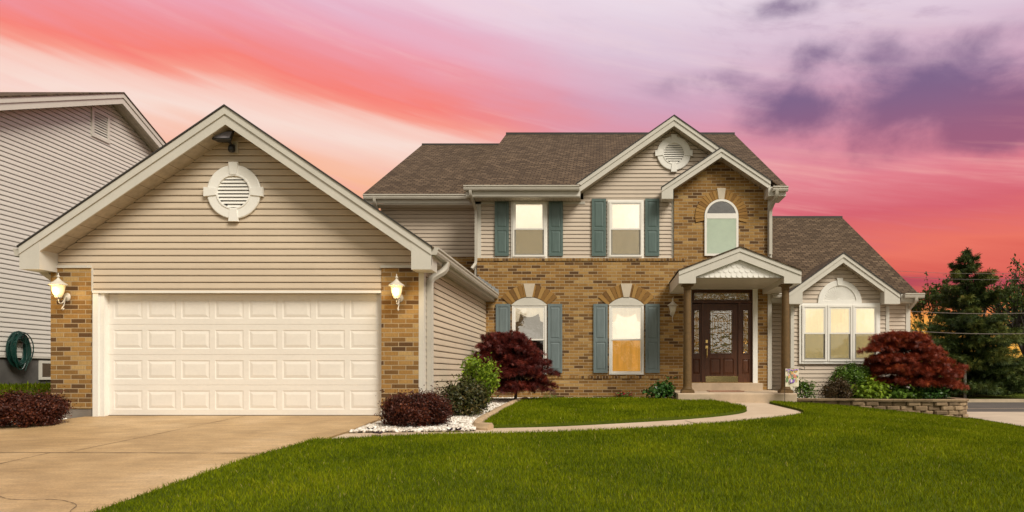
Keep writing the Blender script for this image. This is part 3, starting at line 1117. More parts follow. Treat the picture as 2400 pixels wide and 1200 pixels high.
sheet('garden_bed', BED_W, bed_w_z, 'soil', 0.4, 0.3)
_t = terrain
terrain = bed_w_z
stones('gravel', [(4.6, 16.3), (5.4, 16.15), (6.3, 16.0), (6.3, 17.8), (4.6, 17.8)], 1500, 0.018, 0.036, 0.02)
terrain = _t
# ------------------------------------------------------------------ the house
HOUSE = thing('brick_house', (0, 18, 0), 'large two storey suburban house of tan brick and beige siding with attached double garage', 'house')
YG = 11.94            # garage front
YB, YS = 18.29, 18.37  # main front: brick face and siding plane behind it


def clip_band(poly, z0, z1):
    def cut(P, zc, keep_above):
        out = []
        for i in range(len(P)):
            a, b = P[i], P[(i + 1) % len(P)]
            ia = a[1] >= zc if keep_above else a[1] <= zc
            ib = b[1] >= zc if keep_above else b[1] <= zc
            if ia:
                out.append(a)
            if ia != ib:
                t = (zc - a[1]) / (b[1] - a[1])
                out.append((a[0] + (b[0] - a[0]) * t, zc))
        return out
    P = cut(list(poly), z0, True)
    return cut(P, z1, False) if P else P


def siding(mb, poly, mp, course=0.1165, z_ref=0.0, lap=0.020):
    """lapped courses over a convex outline (a, z); mp(a, z, out) gives the point"""
    zs = [p[1] for p in poly]
    k = math.floor((min(zs) - z_ref) / course)
    while z_ref + k * course < max(zs):
        z0 = z_ref + k * course
        z1 = z0 + course
        zm = z0 + course * 0.16
        zc = z1 - course * 0.15
        for (a0, a1, d0, d1) in ((z0, zm, lap * 0.92, lap), (zm, zc, lap, 0.008), (zc, z1, 0.006, -0.022)):
            P = clip_band(poly, a0, a1)
            if len(P) >= 3:
                mb.add([mp(a, z, d0 + (d1 - d0) * (z - a0) / (a1 - a0)) for a, z in P], [tuple(range(len(P)))])
        P = clip_band(poly, z0, z1)
        if len(P) >= 3:
            lo = sorted([p[0] for p in P if abs(p[1] - min(q[1] for q in P)) < 1e-6])
            if len(lo) > 1:
                zz = min(q[1] for q in P)
                a, b = lo[0], lo[-1]
                mb.add([mp(a, zz, -0.03), mp(b, zz, -0.03), mp(b, zz, lap * 0.92), mp(a, zz, lap * 0.92)], [(0, 1, 2, 3)])
        k += 1


def front(Y):
    return lambda a, z, d: (a, Y - d, z)


def rightside(Xw):
    return lambda a, z, d: (Xw + d, a, z)


def roof_slab(mb, pts, th=0.035):
    a = [Vector(p) for p in pts]
    n = (a[1] - a[0]).cross(a[2] - a[0]).normalized()
    if n.z < 0:
        a.reverse()
        n = -n
    b = [p - Vector((0, 0, th)) for p in a]
    k = len(a)
    mb.add(a + b, [tuple(range(k)), tuple(range(2 * k - 1, k - 1, -1))] + [(i, i + k, (i + 1) % k + k, (i + 1) % k) for i in range(k)])


def rake(xa, za, slope, half_l, half_r, Yf, Yw, thv, box_w=0.33, box_h=0.17, mat='trim', soffit='soffit', step=0.42, edge='drip_edge', box_r=True, drop_r=True):
    """barge boards of a gable facing the street: two-step fascia, eave boxes, sloping soffit"""
    fa, sf, ed = MB(), MB(), MB()
    for sgn, half in ((-1, half_l), (1, half_r)):
        xe, ze = xa + sgn * half, za - slope * half
        q = [(xa, za), (xe, ze), (xe, ze - thv), (xa, za - thv)]
        fa.prism(q, Yf, Yf + 0.025)
        t2 = thv * step
        q2 = [(xa, za + 0.002), (xe, ze + 0.002), (xe, ze - t2), (xa, za - t2)]
        fa.prism(q2, Yf - 0.022, Yf - 0.001)
        # drip edge / shingle edge
        q3 = [(xa, za + 0.030), (xe + sgn * 0.02, ze + 0.030 - slope * 0.02), (xe + sgn * 0.02, ze + 0.004 - slope * 0.02), (xa, za + 0.004)]
        ed.prism(q3, Yf - 0.04, Yf + 0.05)
        if sgn < 0 or box_r:
            xi = xe - sgn * box_w
            zi = za - slope * abs(xi - xa)
            zb = ze - thv - box_h * 0.45
            poly = [(xe, ze - t2), (xe, zb), (xi, zb), (xi, zi - thv + 0.02), (xi, zi - t2)]
            fa.prism(poly, Yf - 0.006, Yw - 0.002)
        # soffit, just under the boards
        xs = xe - sgn * (box_w if (sgn < 0 or box_r) else 0.0)
        zs = za - slope * abs(xs - xa)
        sf.quad((xa, Yf + 0.02, za - thv * 0.94), (xa, Yw, za - thv * 0.94), (xs, Yw, zs - thv * 0.94), (xs, Yf + 0.02, zs - thv * 0.94))
    fa.build('fascia', mat, HOUSE)
    sf.build('soffit', soffit, HOUSE)
    ed.build('drip_edge', edge, HOUSE)


GUT = [(0, 0), (0, -0.125), (0.085, -0.125), (0.105, -0.085), (0.105, -0.05), (0.125, -0.03), (0.125, 0.0)]


def gutter_x(mb, x0, x1, Y, z):
    mb.prism([(Y - u, z + v) for u, v in GUT], x0, x1, 'x')


def gutter_y(mb, X0, y0, y1, z, sgn=1):
    mb.prism([(X0 + sgn * u, z + v) for u, v in GUT], y0, y1, 'y')


def spout(pts, parent=HOUSE, w_=0.05, d_=0.04):
    m = MB()
    m.tube(pts, 0, sec=[(-w_, -d_), (w_, -d_), (w_, d_), (-w_, d_)])
    return m.build('downspout', 'gutter', parent)


def bend(pts, r=0.09, k=4):
    """round the corners of a polyline"""
    P = [Vector(p) for p in pts]
    out = [P[0]]
    for i in range(1, len(P) - 1):
        a, b, c = P[i - 1], P[i], P[i + 1]
        p, q = b + (a - b).normalized() * r, b + (c - b).normalized() * r
        for j in range(k + 1):
            t = j / k
            out.append(p * (1 - t) ** 2 + b * 2 * t * (1 - t) + q * t * t)
    out.append(P[-1])
    return out


# ---- garage
GXL, GXR = X(122, YG), X(994, YG)          # -9.63 .. -3.12
gxa, gza, gsl = X(528, 11.54), Z(250, 11.54), 0.682
GYF = 11.54
gl = gxa - X(46, GYF)
gr = X(1011, GYF) - gxa
rake(gxa, gza, gsl, gl, gr, GYF, YG, 0.30, box_w=0.34, box_h=0.17, edge='drip_edge')
EAVE_Z = gza - gsl * gr

pil_top, door_top = Z(629, YG), Z(690, YG)
PL0, PL1 = GXL, X(216, YG)
PR0, PR1 = X(895, YG), X(982, YG)
m = MB()
gable = [(GXL + 0.02, pil_top + 0.03), (GXR - 0.02, pil_top + 0.03), (GXR - 0.02, gza - 0.28 - gsl * (GXR - gxa)), (gxa, gza - 0.28), (GXL + 0.02, gza - 0.28 - gsl * (gxa - GXL))]
siding(m, gable, front(YG), 0.1165, 0.02)
siding(m, [(PL1, Z(683, YG)), (PR0, Z(683, YG)), (PR0, pil_top + 0.03), (PL1, pil_top + 0.03)], front(YG), 0.1165, 0.02)
m.build('wall', 'siding_tan', HOUSE)['label'] = 'tan lapped siding of the garage gable'
m = MB()
for (a, b) in ((PL0, PL1), (PR0, PR1)):
    m.box(a, b, YG - 0.03, YG + 0.25, Z(957, YG), pil_top)
m.build('brick_pier', 'brick', HOUSE)
m = MB()
m.box(PL0 + 0.01, PL1 - 0.01, YG - 0.015, YG + 0.22, -0.35, Z(957, YG) - 0.002)
m.box(PR0 + 0.01, GXR - 0.01, YG - 0.015, YG + 0.22, -0.35, Z(957, YG) - 0.002)
m.box(GXR - 0.2, GXR - 0.02, YG + 0.23, YB - 0.01, -0.35, 0.02)
m.build('foundation', 'foundation', HOUSE)
m = MB()
m.box(PL0 - 0.01, PL1 + 0.01, YG - 0.05, YG + 0.01, pil_top + 0.002, pil_top + 0.045)
m.box(PR0 - 0.01, PR1 + 0.005, YG - 0.05, YG + 0.01, pil_top + 0.002, pil_top + 0.045)
m.box(PL1 - 0.004, PL1 + 0.03, YG - 0.022, YG + 0.02, Z(683, YG), pil_top - 0.001)
m.box(PR1 + 0.002, GXR + 0.004, YG - 0.028, YG + 0.10, -0.12, EAVE_Z - 0.22)       # corner post
m.box(GXL - 0.004, GXL + 0.06, YG - 0.03, YG + 0.02, pil_top + 0.05, EAVE_Z - 0.2)
m.build('corner_trim', 'trim', HOUSE)
# side and back walls of the garage
m = MB()
siding(m, [(YG + 0.10, -0.05), (YB - 0.005, -0.05), (YB - 0.005, EAVE_Z - 0.1), (YG + 0.10, EAVE_Z - 0.1)], rightside(GXR - 0.015), 0.1165, 0.02)
m.build('wall', 'siding_tan', HOUSE)['label'] = 'lapped siding on the side of the garage'
m = MB()
m.box(GXL, GXL + 0.1, YG + 0.26, 19.1, -0.3, EAVE_Z - 0.1)
m.build('wall', 'siding_tan', HOUSE)
# garage roof, its eaves and gutters
m = MB()
zt = 0.03
xl_, xr_ = gxa - gl - 0.02, gxa + gr + 0.04
zl_, zr_ = gza - gsl * (gxa - xl_) + zt, gza - gsl * (xr_ - gxa) + zt
roof_slab(m, [(xl_, GYF - 0.03, zl_), (gxa, GYF - 0.03, gza + zt), (gxa, 19.1, gza + zt), (xl_, 19.1, zl_)], 0.03)
xm = -3.42
roof_slab(m, [(gxa, GYF - 0.03, gza + zt), (xm, GYF - 0.03, gza + zt - gsl * (xm - gxa)), (xm, 19.1, gza + zt - gsl * (xm - gxa)), (gxa, 19.1, gza + zt)], 0.03)
roof_slab(m, [(xm, GYF - 0.03, gza + zt - gsl * (xm - gxa)), (xr_, GYF - 0.03, zr_), (xr_, YB - 0.003, zr_), (xm, YB - 0.003, gza + zt - gsl * (xm - gxa))], 0.03)
m.build('roof', 'shingle', HOUSE)
m = MB()
gx0 = gxa + gr
m.box(gx0 - 0.03, gx0 - 0.002, GYF + 0.03, YB - 0.004, EAVE_Z - 0.19, EAVE_Z - 0.005)
m.build('fascia', 'trim', HOUSE)
m = MB()
m.quad((GXR - 0.05, YG - 0.3, EAVE_Z - 0.205), (gx0, YG - 0.3, EAVE_Z - 0.205), (gx0, YB - 0.004, EAVE_Z - 0.205), (GXR - 0.05, YB - 0.004, EAVE_Z - 0.205))
m.build('soffit', 'soffit_vinyl', HOUSE)
m = MB()
gutter_y(m, gx0, GYF + 0.01, YB - 0.006, EAVE_Z + 0.0, 1)
m.build('gutter', 'gutter', HOUSE)
m = MB()
gutter_y(m, gxa - gl, GYF + 0.01, 19.0, EAVE_Z - 0.02, -1)
m.box(gxa - gl, gxa - gl + 0.03, GYF + 0.03, 19.0, EAVE_Z - 0.2, EAVE_Z)
m.build('gutter', 'gutter', HOUSE)
dsx = X(1008, YG + 0.1)
spout(bend([(gx0 + 0.06, YG + 0.45, EAVE_Z - 0.12), (gx0 + 0.06, YG + 0.42, EAVE_Z - 0.26), (GXR + 0.06, YG + 0.17, EAVE_Z - 0.46), (GXR + 0.065, YG + 0.16, -0.05)], 0.10))
spout(bend([(gxa - gl - 0.05, YG + 0.02, EAVE_Z - 0.14), (gxa - gl - 0.05, YG + 0.05, EAVE_Z - 0.28), (GXL - 0.06, YG + 0.12, EAVE_Z - 0.46), (GXL - 0.07, YG + 0.30, EAVE_Z - 0.55), (GXL - 0.07, YG + 0.30, -0.05)], 0.09))
# step flashing where the garage roof meets the brick
m = MB()
for k in range(6):
    xx = X(1122 + k * 8.3, YB)
    zz = gza + zt - gsl * (xx - gxa) + 0.07
    m.add([(xx - 0.06, YB - 0.012, zz - 0.02), (xx + 0.07, YB - 0.012, zz - 0.08), (xx + 0.06, YB - 0.012, zz + 0.06), (xx - 0.03, YB - 0.012, zz + 0.09)], [(0, 1, 2, 3)])
m.build('flashing', 'flashing', HOUSE)

# garage door
DX0, DX1, YD = X(243, YG), X(894, YG), YG + 0.12
m = MB()
cx = np.linspace(DX0 + 0.045, DX1 - 0.045, 9)
rows = np.linspace(0.012, door_top + 0.02, 5)
for r_ in range(4):
    z0, z1 = rows[r_] + 0.004, rows[r_ + 1] - 0.004
    holes = []
    for c_ in range(8):
        holes.append((cx[c_] + 0.047, cx[c_ + 1] - 0.047, z0 + 0.10, z1 - 0.095))
    m.wall(DX0 - 0.03, DX1 + 0.03, z0, z1, YD, holes)
    m.quad((DX0, YD, z0), (DX1, YD, z0), (DX1, YD + 0.012, z0 - 0.008), (DX0, YD + 0.012, z0 - 0.008))
    m.quad((DX0, YD, z1), (DX1, YD, z1), (DX1, YD + 0.012, z1 + 0.005), (DX0, YD + 0.012, z1 + 0.005))
    for h in holes:
        g = lambda q, y: (h[0] + q, h[1] - q, h[2] + q, h[3] - q, y)
        m.rings([g(0, YD), g(0.012, YD + 0.006), g(0.024, YD + 0.007), g(0.065, YD - 0.001), g(0.070, YD - 0.002)])
m.box(DX0, DX1, YD + 0.014, YD + 0.05, 0.0, door_top + 0.03)
gd = m.build('garage_door', 'door_white', HOUSE)
gd['label'] = 'cream white sectional double garage door with raised panels'
m = MB()
m.box(DX0, DX1, YD - 0.006, YD + 0.02, -0.008, 0.018)
m.build('bottom_seal', 'dark_metal', gd)
m = MB()
m.box(X(218, YG), X(231, YG), YG - 0.012, YG + 0.16, -0.02, door_top + 0.05)
m.box(X(231, YG) + 0.001, DX0, YG + 0.012, YG + 0.19, -0.02, door_top + 0.04)
m.box(X(895, YG) - 0.02, X(895, YG) + 0.03, YG + 0.0, YG + 0.16, -0.02, door_top + 0.05)
m.box(X(231, YG), DX1, YG - 0.008, YG + 0.19, door_top + 0.03, Z(681, YG) + 0.012)
m.box(X(218, YG), X(895, YG), YG - 0.024, YG - 0.009, Z(687, YG), Z(682, YG))
m.build('garage_door_frame', 'white_vinyl', HOUSE)


# ---- round louvred vent
def round_vent(cx_, cz, Y, rad):
    m = MB()
    n = 48
    def ringpts(r, y):
        return [(cx_ + r * math.cos(2 * math.pi * k / n), y, cz + r * math.sin(2 * math.pi * k / n)) for k in range(n)]
    prof = [(rad, Y), (rad, Y - 0.03), (rad * 0.97, Y - 0.038), (rad * 0.66, Y - 0.038), (rad * 0.65, Y - 0.048), (rad * 0.60, Y - 0.048), (rad * 0.59, Y - 0.01)]
    vs = sum([ringpts(r, y) for r, y in prof], [])
    fs = [(i * n + k, i * n + (k + 1) % n, (i + 1) * n + (k + 1) % n, (i + 1) * n + k) for i in range(len(prof) - 1) for k in range(n)]
    m.add(vs, fs)
    for a in (0, 90, 180, 270):
        ca, sa = math.cos(R(a)), math.sin(R(a))
        r0, r1 = rad * 0.64, rad * 1.10
        w0, w1 = rad * 0.125, rad * 0.175
        q = [(r0, -w0), (r1, -w1), (r1, w1), (r0, w0)]
        m.prism([(cx_ + u * ca - v * sa, cz + u * sa + v * ca) for u, v in q], Y - 0.055, Y - 0.002)
    o = m.build('gable_vent', 'white_trim', HOUSE)
    m = MB()
    ri = rad * 0.585
    zz = -0.80 * ri
    k = 7
    hh = 1.6 * ri / k
    for i in range(k + 2):
        z0 = -ri + i * (2 * ri / (k + 2)) + 0.006
        z1 = z0 + 2 * ri / (k + 2) - 0.008
        hw = math.sqrt(max((ri * 1.01) ** 2 - min(abs(z0 + 0.3 * (z1 - z0)), ri) ** 2, 0.0))
        if hw > 0.02:
            m.quad((cx_ - hw, Y - 0.036, cz + z0), (cx_ + hw, Y - 0.036, cz + z0), (cx_ + hw, Y - 0.012, cz + z1), (cx_ - hw, Y - 0.012, cz + z1))
    m.build('louver', 'white_vinyl', o)
    m = MB()
    m.prism([(cx_ + ri * math.cos(2 * math.pi * k / 32), cz + ri * math.sin(2 * math.pi * k / 32)) for k in range(32)], Y - 0.006, Y - 0.004)
    m.build('vent_backing', 'dark_metal', o)


round_vent(X(551.5, YG), Z(451.5, YG), YG - 0.022, 0.468)

# ---- main block
MXL, MXR = X(1118, YB), X(1804, YB)
band = Z(605, YB)
ZB0 = -0.1
meY, meZ, msl = 17.85, Z(436.5, 17.80), 0.542
mxl, mxr = X(1097, meY), X(1844, meY)
ridge_Y = 24.97
ridge_Z = meZ + msl * (ridge_Y - meY)


def win_rect(px0, px1, py0, py1, Y):
    return (X(px0, Y), X(px1, Y), Z(py1, Y), Z(py0, Y))


LW = [win_rect(1200, 1281.5, 714, 878, YB), win_rect(1427.5, 1509, 714, 878, YB)]
DOOR = (X(1616, YB), X(1776, YB), Z(912, YB), Z(666, YB))
m = MB()
m.wall(MXL + 0.0, MXR, ZB0, band - 0.07, YB, LW + [DOOR], back=YB + 0.14)
m.quad((MXL, YB, ZB0), (MXL, YB + 0.3, ZB0), (MXL, YB + 0.3, band - 0.07), (MXL, YB, band - 0.07))
m.quad((MXR, YB, ZB0), (MXR, YB + 0.3, ZB0), (MXR, YB + 0.3, band), (MXR, YB, band))
# brick tower above the porch
TX0 = X(1580, YB)
sxa, sza, ssl, SYF = X(1691, 17.95), Z(348, 17.95), 0.667, 17.95
tow = [(TX0, band - 0.07), (MXR, band - 0.07), (MXR, sza - 0.2 - ssl * (MXR - sxa)), (sxa, sza - 0.2), (TX0, sza - 0.2 - ssl * (sxa - TX0))]
m.prism(tow, YB - 0.0, YB + 0.25)
m.build('wall', 'brick', HOUSE)['label'] = 'tan brick front wall'
# soldier course below the siding and rowlock sill band
m = MB()
m.prism([(YB + 0.05, band - 0.075), (YB - 0.025, band - 0.075), (YB - 0.025, band - 0.01), (YB + 0.05, band + 0.012)], MXL, X(1606, YB), 'x')
sill_z = Z(884, YB)
m.box(X(1141, YB), X(1600, YB), YB - 0.022, YB + 0.02, sill_z - 0.035, sill_z + 0.035)
m.build('brick_band', 'brick_header', HOUSE)
# siding of the upper storey and big gable
bxa, bza, bsl, BYF = X(1580, 18.0), Z(272, 18.0), 0.70, 18.0
bhl = 2.655
m = MB()
siding(m, [(MXL + 0.1, band + 0.0), (TX0 + 0.1, band), (TX0 + 0.1, meZ - 0.2), (MXL + 0.1, meZ - 0.2)], front(YS), 0.109, band)
zz0 = meZ - 0.2
siding(m, [(bxa - bhl + 0.25, zz0), (bxa + 2.6, zz0), (bxa + 2.6, bza - 0.25 - bsl * 2.6), (bxa, bza - 0.25), (bxa - bhl + 0.25, bza - 0.25 - bsl * (bhl - 0.25))], front(YS), 0.109, band)
m.build('wall', 'siding_beige', HOUSE)['label'] = 'beige lapped siding of the upper storey'
m = MB()
m.box(X(1113, YS), MXL + 0.10, YS - 0.03, YS + 0.1, Z(672, YS), meZ - 0.2)
m.box(X(1574, YS), TX0, YS - 0.02, YS + 0.02, band + 0.014, Z(455, YS))
m.box(MXL + 0.1, TX0 - 0.06, YS - 0.035, YS + 0.01, band + 0.002, band + 0.03)
m.box(X(1799, YB), X(1808.5, YB), YB - 0.03, YB + 0.3, Z(912, YB), meZ - 0.25)
m.build('corner_trim', 'trim', HOUSE)
# hidden side and rear walls
m = MB()
m.box(MXL - 0.1, MXL + 0.0, YS + 0.11, 32.0, 0, meZ - 0.3)
m.box(MXR - 0.02, MXR + 0.02, YB + 0.31, 32.0, 0, meZ - 0.3)
m.box(MXL, MXR, 31.9, 32.0, 0, meZ - 0.3)
for xx in (MXL - 0.1, MXR - 0.02):
    m.prism([(YS + 0.12, meZ - 0.3), (ridge_Y, ridge_Z - 0.15), (31.95, meZ - 0.3)], xx, xx + 0.04, 'x')
m.build('wall', 'siding_beige', HOUSE)
# main roof
BV0, BVA, BVZ = X(1352, meY), X(1580, 18.0), Z(272, 18.0)
SVA, SVZ, SV1 = sxa + 0.02, sza, X(1822, meY)
m = MB()
rb = 2 * ridge_Y - meY
e0 = meZ + 0.03
vy = lambda z: meY + (z - meZ) / msl
# the front slope stops at the valleys of the two street gables
roof_slab(m, [(mxl, meY, e0), (BV0, meY, e0), (BVA, vy(BVZ) + 0.12, BVZ + 0.03 + 0.12 * msl), (SVA, vy(SVZ) + 0.12, SVZ + 0.03 + 0.12 * msl), (SV1, meY + 0.06, e0 + 0.06 * msl), (SV1, meY, e0), (mxr, meY, e0), (mxr, ridge_Y, ridge_Z + 0.03), (mxl, ridge_Y, ridge_Z + 0.03)], 0.04)
roof_slab(m, [(mxl, rb, e0), (mxr, rb, e0), (mxr, ridge_Y, ridge_Z + 0.03), (mxl, ridge_Y, ridge_Z + 0.03)], 0.04)
m.build('roof', 'shingle', HOUSE)
m = MB()
m.box(mxl, mxr, ridge_Y - 0.12, ridge_Y + 0.12, ridge_Z - 0.05, ridge_Z + 0.045)
m.build('ridge_cap', 'drip_edge', HOUSE)
# big gable roof and small gable roof
m = MB()
def gable_roof(m, xa, za, sl, hl, hr, Yf, zt=0.03):
    def yb(z):
        return meY + max(z - meZ, 0) / msl
    for sg, h in ((-1, hl), (1, hr)):
        xe, ze = xa + sg * h, za - sl * h
        roof_slab(m, [(xa, Yf - 0.03, za + zt), (xe, Yf - 0.03, ze + zt), (xe, yb(ze) + 0.35, ze + zt), (xa, yb(za) + 0.3, za + zt)], 0.03)
gable_roof(m, bxa, bza, bsl, bhl, 1.6, BYF)
gable_roof(m, sxa, sza + 0.015, ssl, sxa - X(1551, SYF), 1.62, SYF)
m.build('roof', 'shingle', HOUSE)
rake(bxa, bza, bsl, bhl, X(1692, BYF) - bxa, BYF, YS, 0.255, box_w=0.02, box_h=0.0, box_r=False)
rake(sxa, sza + 0.01, ssl, sxa - X(1551, SYF), X(1806, SYF) - sxa, SYF, YB, 0.23, box_w=0.30, box_h=0.12, box_r=False)
# eaves of the main roof
ge0, ge1 = X(1086, meY - 0.12), X(1358, meY - 0.12)
m = MB()
gutter_x(m, ge0, ge1, meY - 0.01, meZ + 0.01)
gutter_x(m, X(1808, SYF - 0.03), X(1848, meY - 0.12), meY - 0.01, meZ - 0.01)
m.build('gutter', 'gutter', HOUSE)
m = MB()
m.box(ge0 + 0.04, ge1 + 0.02, meY, meY + 0.03, meZ - 0.25, meZ - 0.0)
m.box(ge0 + 0.04, ge1 + 0.02, meY + 0.03, meY + 0.07, meZ - 0.27, meZ - 0.10)
m.box(X(1801, meY), mxr - 0.02, meY, YB + 0.3, meZ - 0.24, meZ - 0.0)
m.box(ge0 + 0.04, ge0 + 0.07, meY + 0.07, YS + 0.1, meZ - 0.27, meZ - 0.02)
m.build('fascia', 'trim', HOUSE)
m = MB()
m.quad((ge0 + 0.04, meY + 0.03, meZ - 0.262), (ge1 + 0.02, meY + 0.03, meZ - 0.262), (ge1 + 0.02, YS, meZ - 0.262), (ge0 + 0.04, YS, meZ - 0.262))
m.build('soffit', 'soffit_vinyl', HOUSE)
m = MB()
m.box(ge0 + 0.1, bxa - bhl + 0.3, YS - 0.03, YS - 0.005, meZ - 0.33, meZ - 0.263)
m.build('frieze', 'trim', HOUSE)
zfl = lambda px: gza + zt - gsl * (X(px, 18.3) - gxa)
spout(bend([(X(1103, 17.8), 17.78, meZ - 0.10), (X(1103, 17.8), 17.8, meZ - 0.22), (X(1116, 18.3), 18.30, meZ - 0.50), (X(1116, 18.3), 18.30, Z(617, 18.3)), (X(1107, 18.25), 18.2, Z(630, 18.2))], 0.07), w_=0.035, d_=0.035)
spout(bend([(X(1820, 17.8), 17.76, meZ - 0.10), (X(1820, 17.8), 17.8, meZ - 0.25), (X(1806, 18.2), 18.21, meZ - 0.50), (X(1806, 18.2), 18.21, Z(596, 18.2))], 0.08), w_=0.04, d_=0.035)
round_vent(X(1579, YS), Z(360.5, YS), YS - 0.023, 0.455)

# ---- left wing set back behind the garage
WLY = 19.15
wlz = Z(456.5, 18.65)
wx0, wsl, wrY = X(850, 18.7), 0.555, 24.92
wrz = wlz + wsl * (wrY - 18.7)
m = MB()
siding(m, [(wx0 + 0.4, Z(602, WLY)), (MXL - 0.05, Z(602, WLY)), (MXL - 0.05, wlz - 0.2), (wx0 + 0.4, wlz - 0.2)], front(WLY), 0.109, Z(602, WLY))
m.build('wall', 'siding_beige', HOUSE)['label'] = 'beige siding of the set back wing'
m = MB()
m.box(wx0 + 0.4, MXL - 0.0, WLY - 0.02, WLY + 0.2, 0.0, Z(603, WLY))
m.build('wall', 'brick', HOUSE)
m = MB()
m.box(wx0 + 0.35, wx0 + 0.4, WLY - 0.02, 31, 0, wlz - 0.2)
m.box(wx0 + 0.4, MXL - 0.2, 30.9, 31, 0, wlz - 0.2)
m.prism([(WLY, wlz - 0.2), (wrY, wrz - 0.1), (30.9, wlz - 0.2)], wx0 + 0.35, wx0 + 0.4, 'x')
m.build('wall', 'siding_beige', HOUSE)
m = MB()
roof_slab(m, [(wx0, 18.7, wlz + 0.03), (mxl + 0.02, 18.7, wlz + 0.03), (mxl + 0.02, wrY, wrz + 0.03), (wx0, wrY, wrz + 0.03)], 0.04)
roof_slab(m, [(wx0, 2 * wrY - 18.7, wlz + 0.03), (mxl + 0.02, 2 * wrY - 18.7, wlz + 0.03), (mxl + 0.02, wrY, wrz + 0.03), (wx0, wrY, wrz + 0.03)], 0.04)
m.build('roof', 'shingle', HOUSE)
m = MB()
m.box(wx0, mxl, wrY - 0.1, wrY + 0.1, wrz - 0.05, wrz + 0.04)
m.build('ridge_cap', 'drip_edge', HOUSE)
m = MB()
gutter_x(m, wx0 + 0.05, MXL - 0.12, 18.69, wlz)
m.build('gutter', 'gutter', HOUSE)
m = MB()
m.box(wx0 + 0.03, MXL - 0.11, 18.7, 18.73, wlz - 0.22, wlz)
m.box(wx0 + 0.03, MXL - 0.11, 18.73, WLY - 0.001, wlz - 0.25, wlz - 0.222)
m.build('fascia', 'trim', HOUSE)
spout(bend([(X(877, 18.6), 18.62, wlz - 0.1), (X(877, 18.6), 18.64, wlz - 0.2), (X(890, 19.1), 19.08, wlz - 0.5), (X(890, 19.1), 19.08, 3.0)], 0.06), w_=0.035, d_=0.035)

# ---- right wing with its bay
YW, reY = 18.55, 18.2
rwz = EAVE_Z + 0.0
rsl, rrY = 0.578, 24.0
rx1 = X(2151, reY)
rrz = rwz + rsl * (rrY - reY)
WX1 = X(2130, YW)
m = MB()
siding(m, [(MXR + 0.02, 0.12), (WX1, 0.12), (WX1, rwz - 0.18), (MXR + 0.02, rwz - 0.18)], front(YW), 0.109, 0.1)
m.build('wall', 'siding_beige', HOUSE)['label'] = 'beige siding of the one storey wing'
m = MB()
m.box(WX1 - 0.04, WX1, YW + 0.03, 29.6, 0, rwz - 0.18)
m.box(MXR, WX1, 29.5, 29.6, 0, rwz - 0.18)
m.prism([(YW + 0.03, rwz - 0.18), (rrY, rrz - 0.1), (29.6, rwz - 0.18)], WX1 - 0.04, WX1, 'x')
m.build('wall', 'siding_beige', HOUSE)
m = MB()
m.box(WX1 - 0.09, WX1 + 0.015, YW - 0.03, YW + 0.04, 0.1, rwz - 0.18)
BAYY = 17.9
BX0, BX1 = X(1853, BAYY), X(2083, BAYY)
m.box(BX0 - 0.004, BX0 + 0.085, BAYY - 0.03, BAYY + 0.06, 0.1, Z(690, BAYY))
m.box(BX1 - 0.085, BX1 + 0.004, BAYY - 0.03, BAYY + 0.06, 0.1, Z(690, BAYY))
m.build('corner_trim', 'trim', HOUSE)
m = MB()
roof_slab(m, [(MXR + 0.02, reY, rwz + 0.03), (rx1, reY, rwz + 0.03), (rx1, rrY, rrz + 0.03), (MXR + 0.02, rrY, rrz + 0.03)], 0.04)
roof_slab(m, [(MXR + 0.02, 2 * rrY - reY, rwz + 0.03), (rx1, 2 * rrY - reY, rwz + 0.03), (rx1, rrY, rrz + 0.03), (MXR + 0.02, rrY, rrz + 0.03)], 0.04)
bay_xa, bay_za, bay_sl, BYF2 = X(1977, 17.6), Z(594, 17.6), 0.72, 17.6
bh = 1.455
for sg in (-1, 1):
    xe, ze = bay_xa + sg * bh, bay_za - bay_sl * bh
    yb_ = lambda z: reY + max(z - rwz, 0) / rsl
    roof_slab(m, [(bay_xa, BYF2 - 0.03, bay_za + 0.03), (xe, BYF2 - 0.03, ze + 0.03), (xe, yb_(ze) + 0.35, ze + 0.03), (bay_xa, yb_(bay_za) + 0.3, bay_za + 0.03)], 0.03)
m.build('roof', 'shingle', HOUSE)
m = MB()
m.box(MXR + 0.02, rx1, rrY - 0.1, rrY + 0.1, rrz - 0.05, rrz + 0.04)
m.build('ridge_cap', 'drip_edge', HOUSE)
rake(bay_xa, bay_za, bay_sl, bh, bh, BYF2, BAYY, 0.235, box_w=0.40, box_h=0.04)
m = MB()
bz0 = 0.12
siding(m, [(BX0, bz0), (BX1, bz0), (BX1, Z(700, BAYY)), (BX0, Z(700, BAYY))], front(BAYY), 0.109, 0.1)
siding(m, [(BX0, Z(700, BAYY)), (BX1, Z(700, BAYY)), (BX1, bay_za - 0.22 - bay_sl * (BX1 - bay_xa)), (bay_xa, bay_za - 0.22), (BX0, bay_za - 0.22 - bay_sl * (bay_xa - BX0))], front(BAYY), 0.109, 0.1)
for xx in (BX0 + 0.02, BX1 - 0.02):
    m.quad((xx, BAYY, bz0), (xx, YW, bz0), (xx, YW, 2.8), (xx, BAYY, 2.8))
m.build('wall', 'siding_beige', HOUSE)['label'] = 'beige siding of the bay'
m = MB()
m.box(BX0 + 0.03, BX1 - 0.03, BAYY + 0.01, YW, -0.3, bz0)
m.box(MXR + 0.05, WX1 - 0.02, YW + 0.01, YW + 0.3, -0.5, 0.12)
m.box(MXL + 0.02, MXR - 0.02, YB + 0.32, YB + 0.5, -0.3, 0.1)
m.build('foundation', 'foundation_dark', HOUSE)
m = MB()
gutter_x(m, X(2117, reY), X(2167, reY - 0.1), reY - 0.01, rwz)
gutter_x(m, MXR + 0.03, bay_xa - bh, reY - 0.01, rwz)
m.build('gutter', 'gutter', HOUSE)
m = MB()
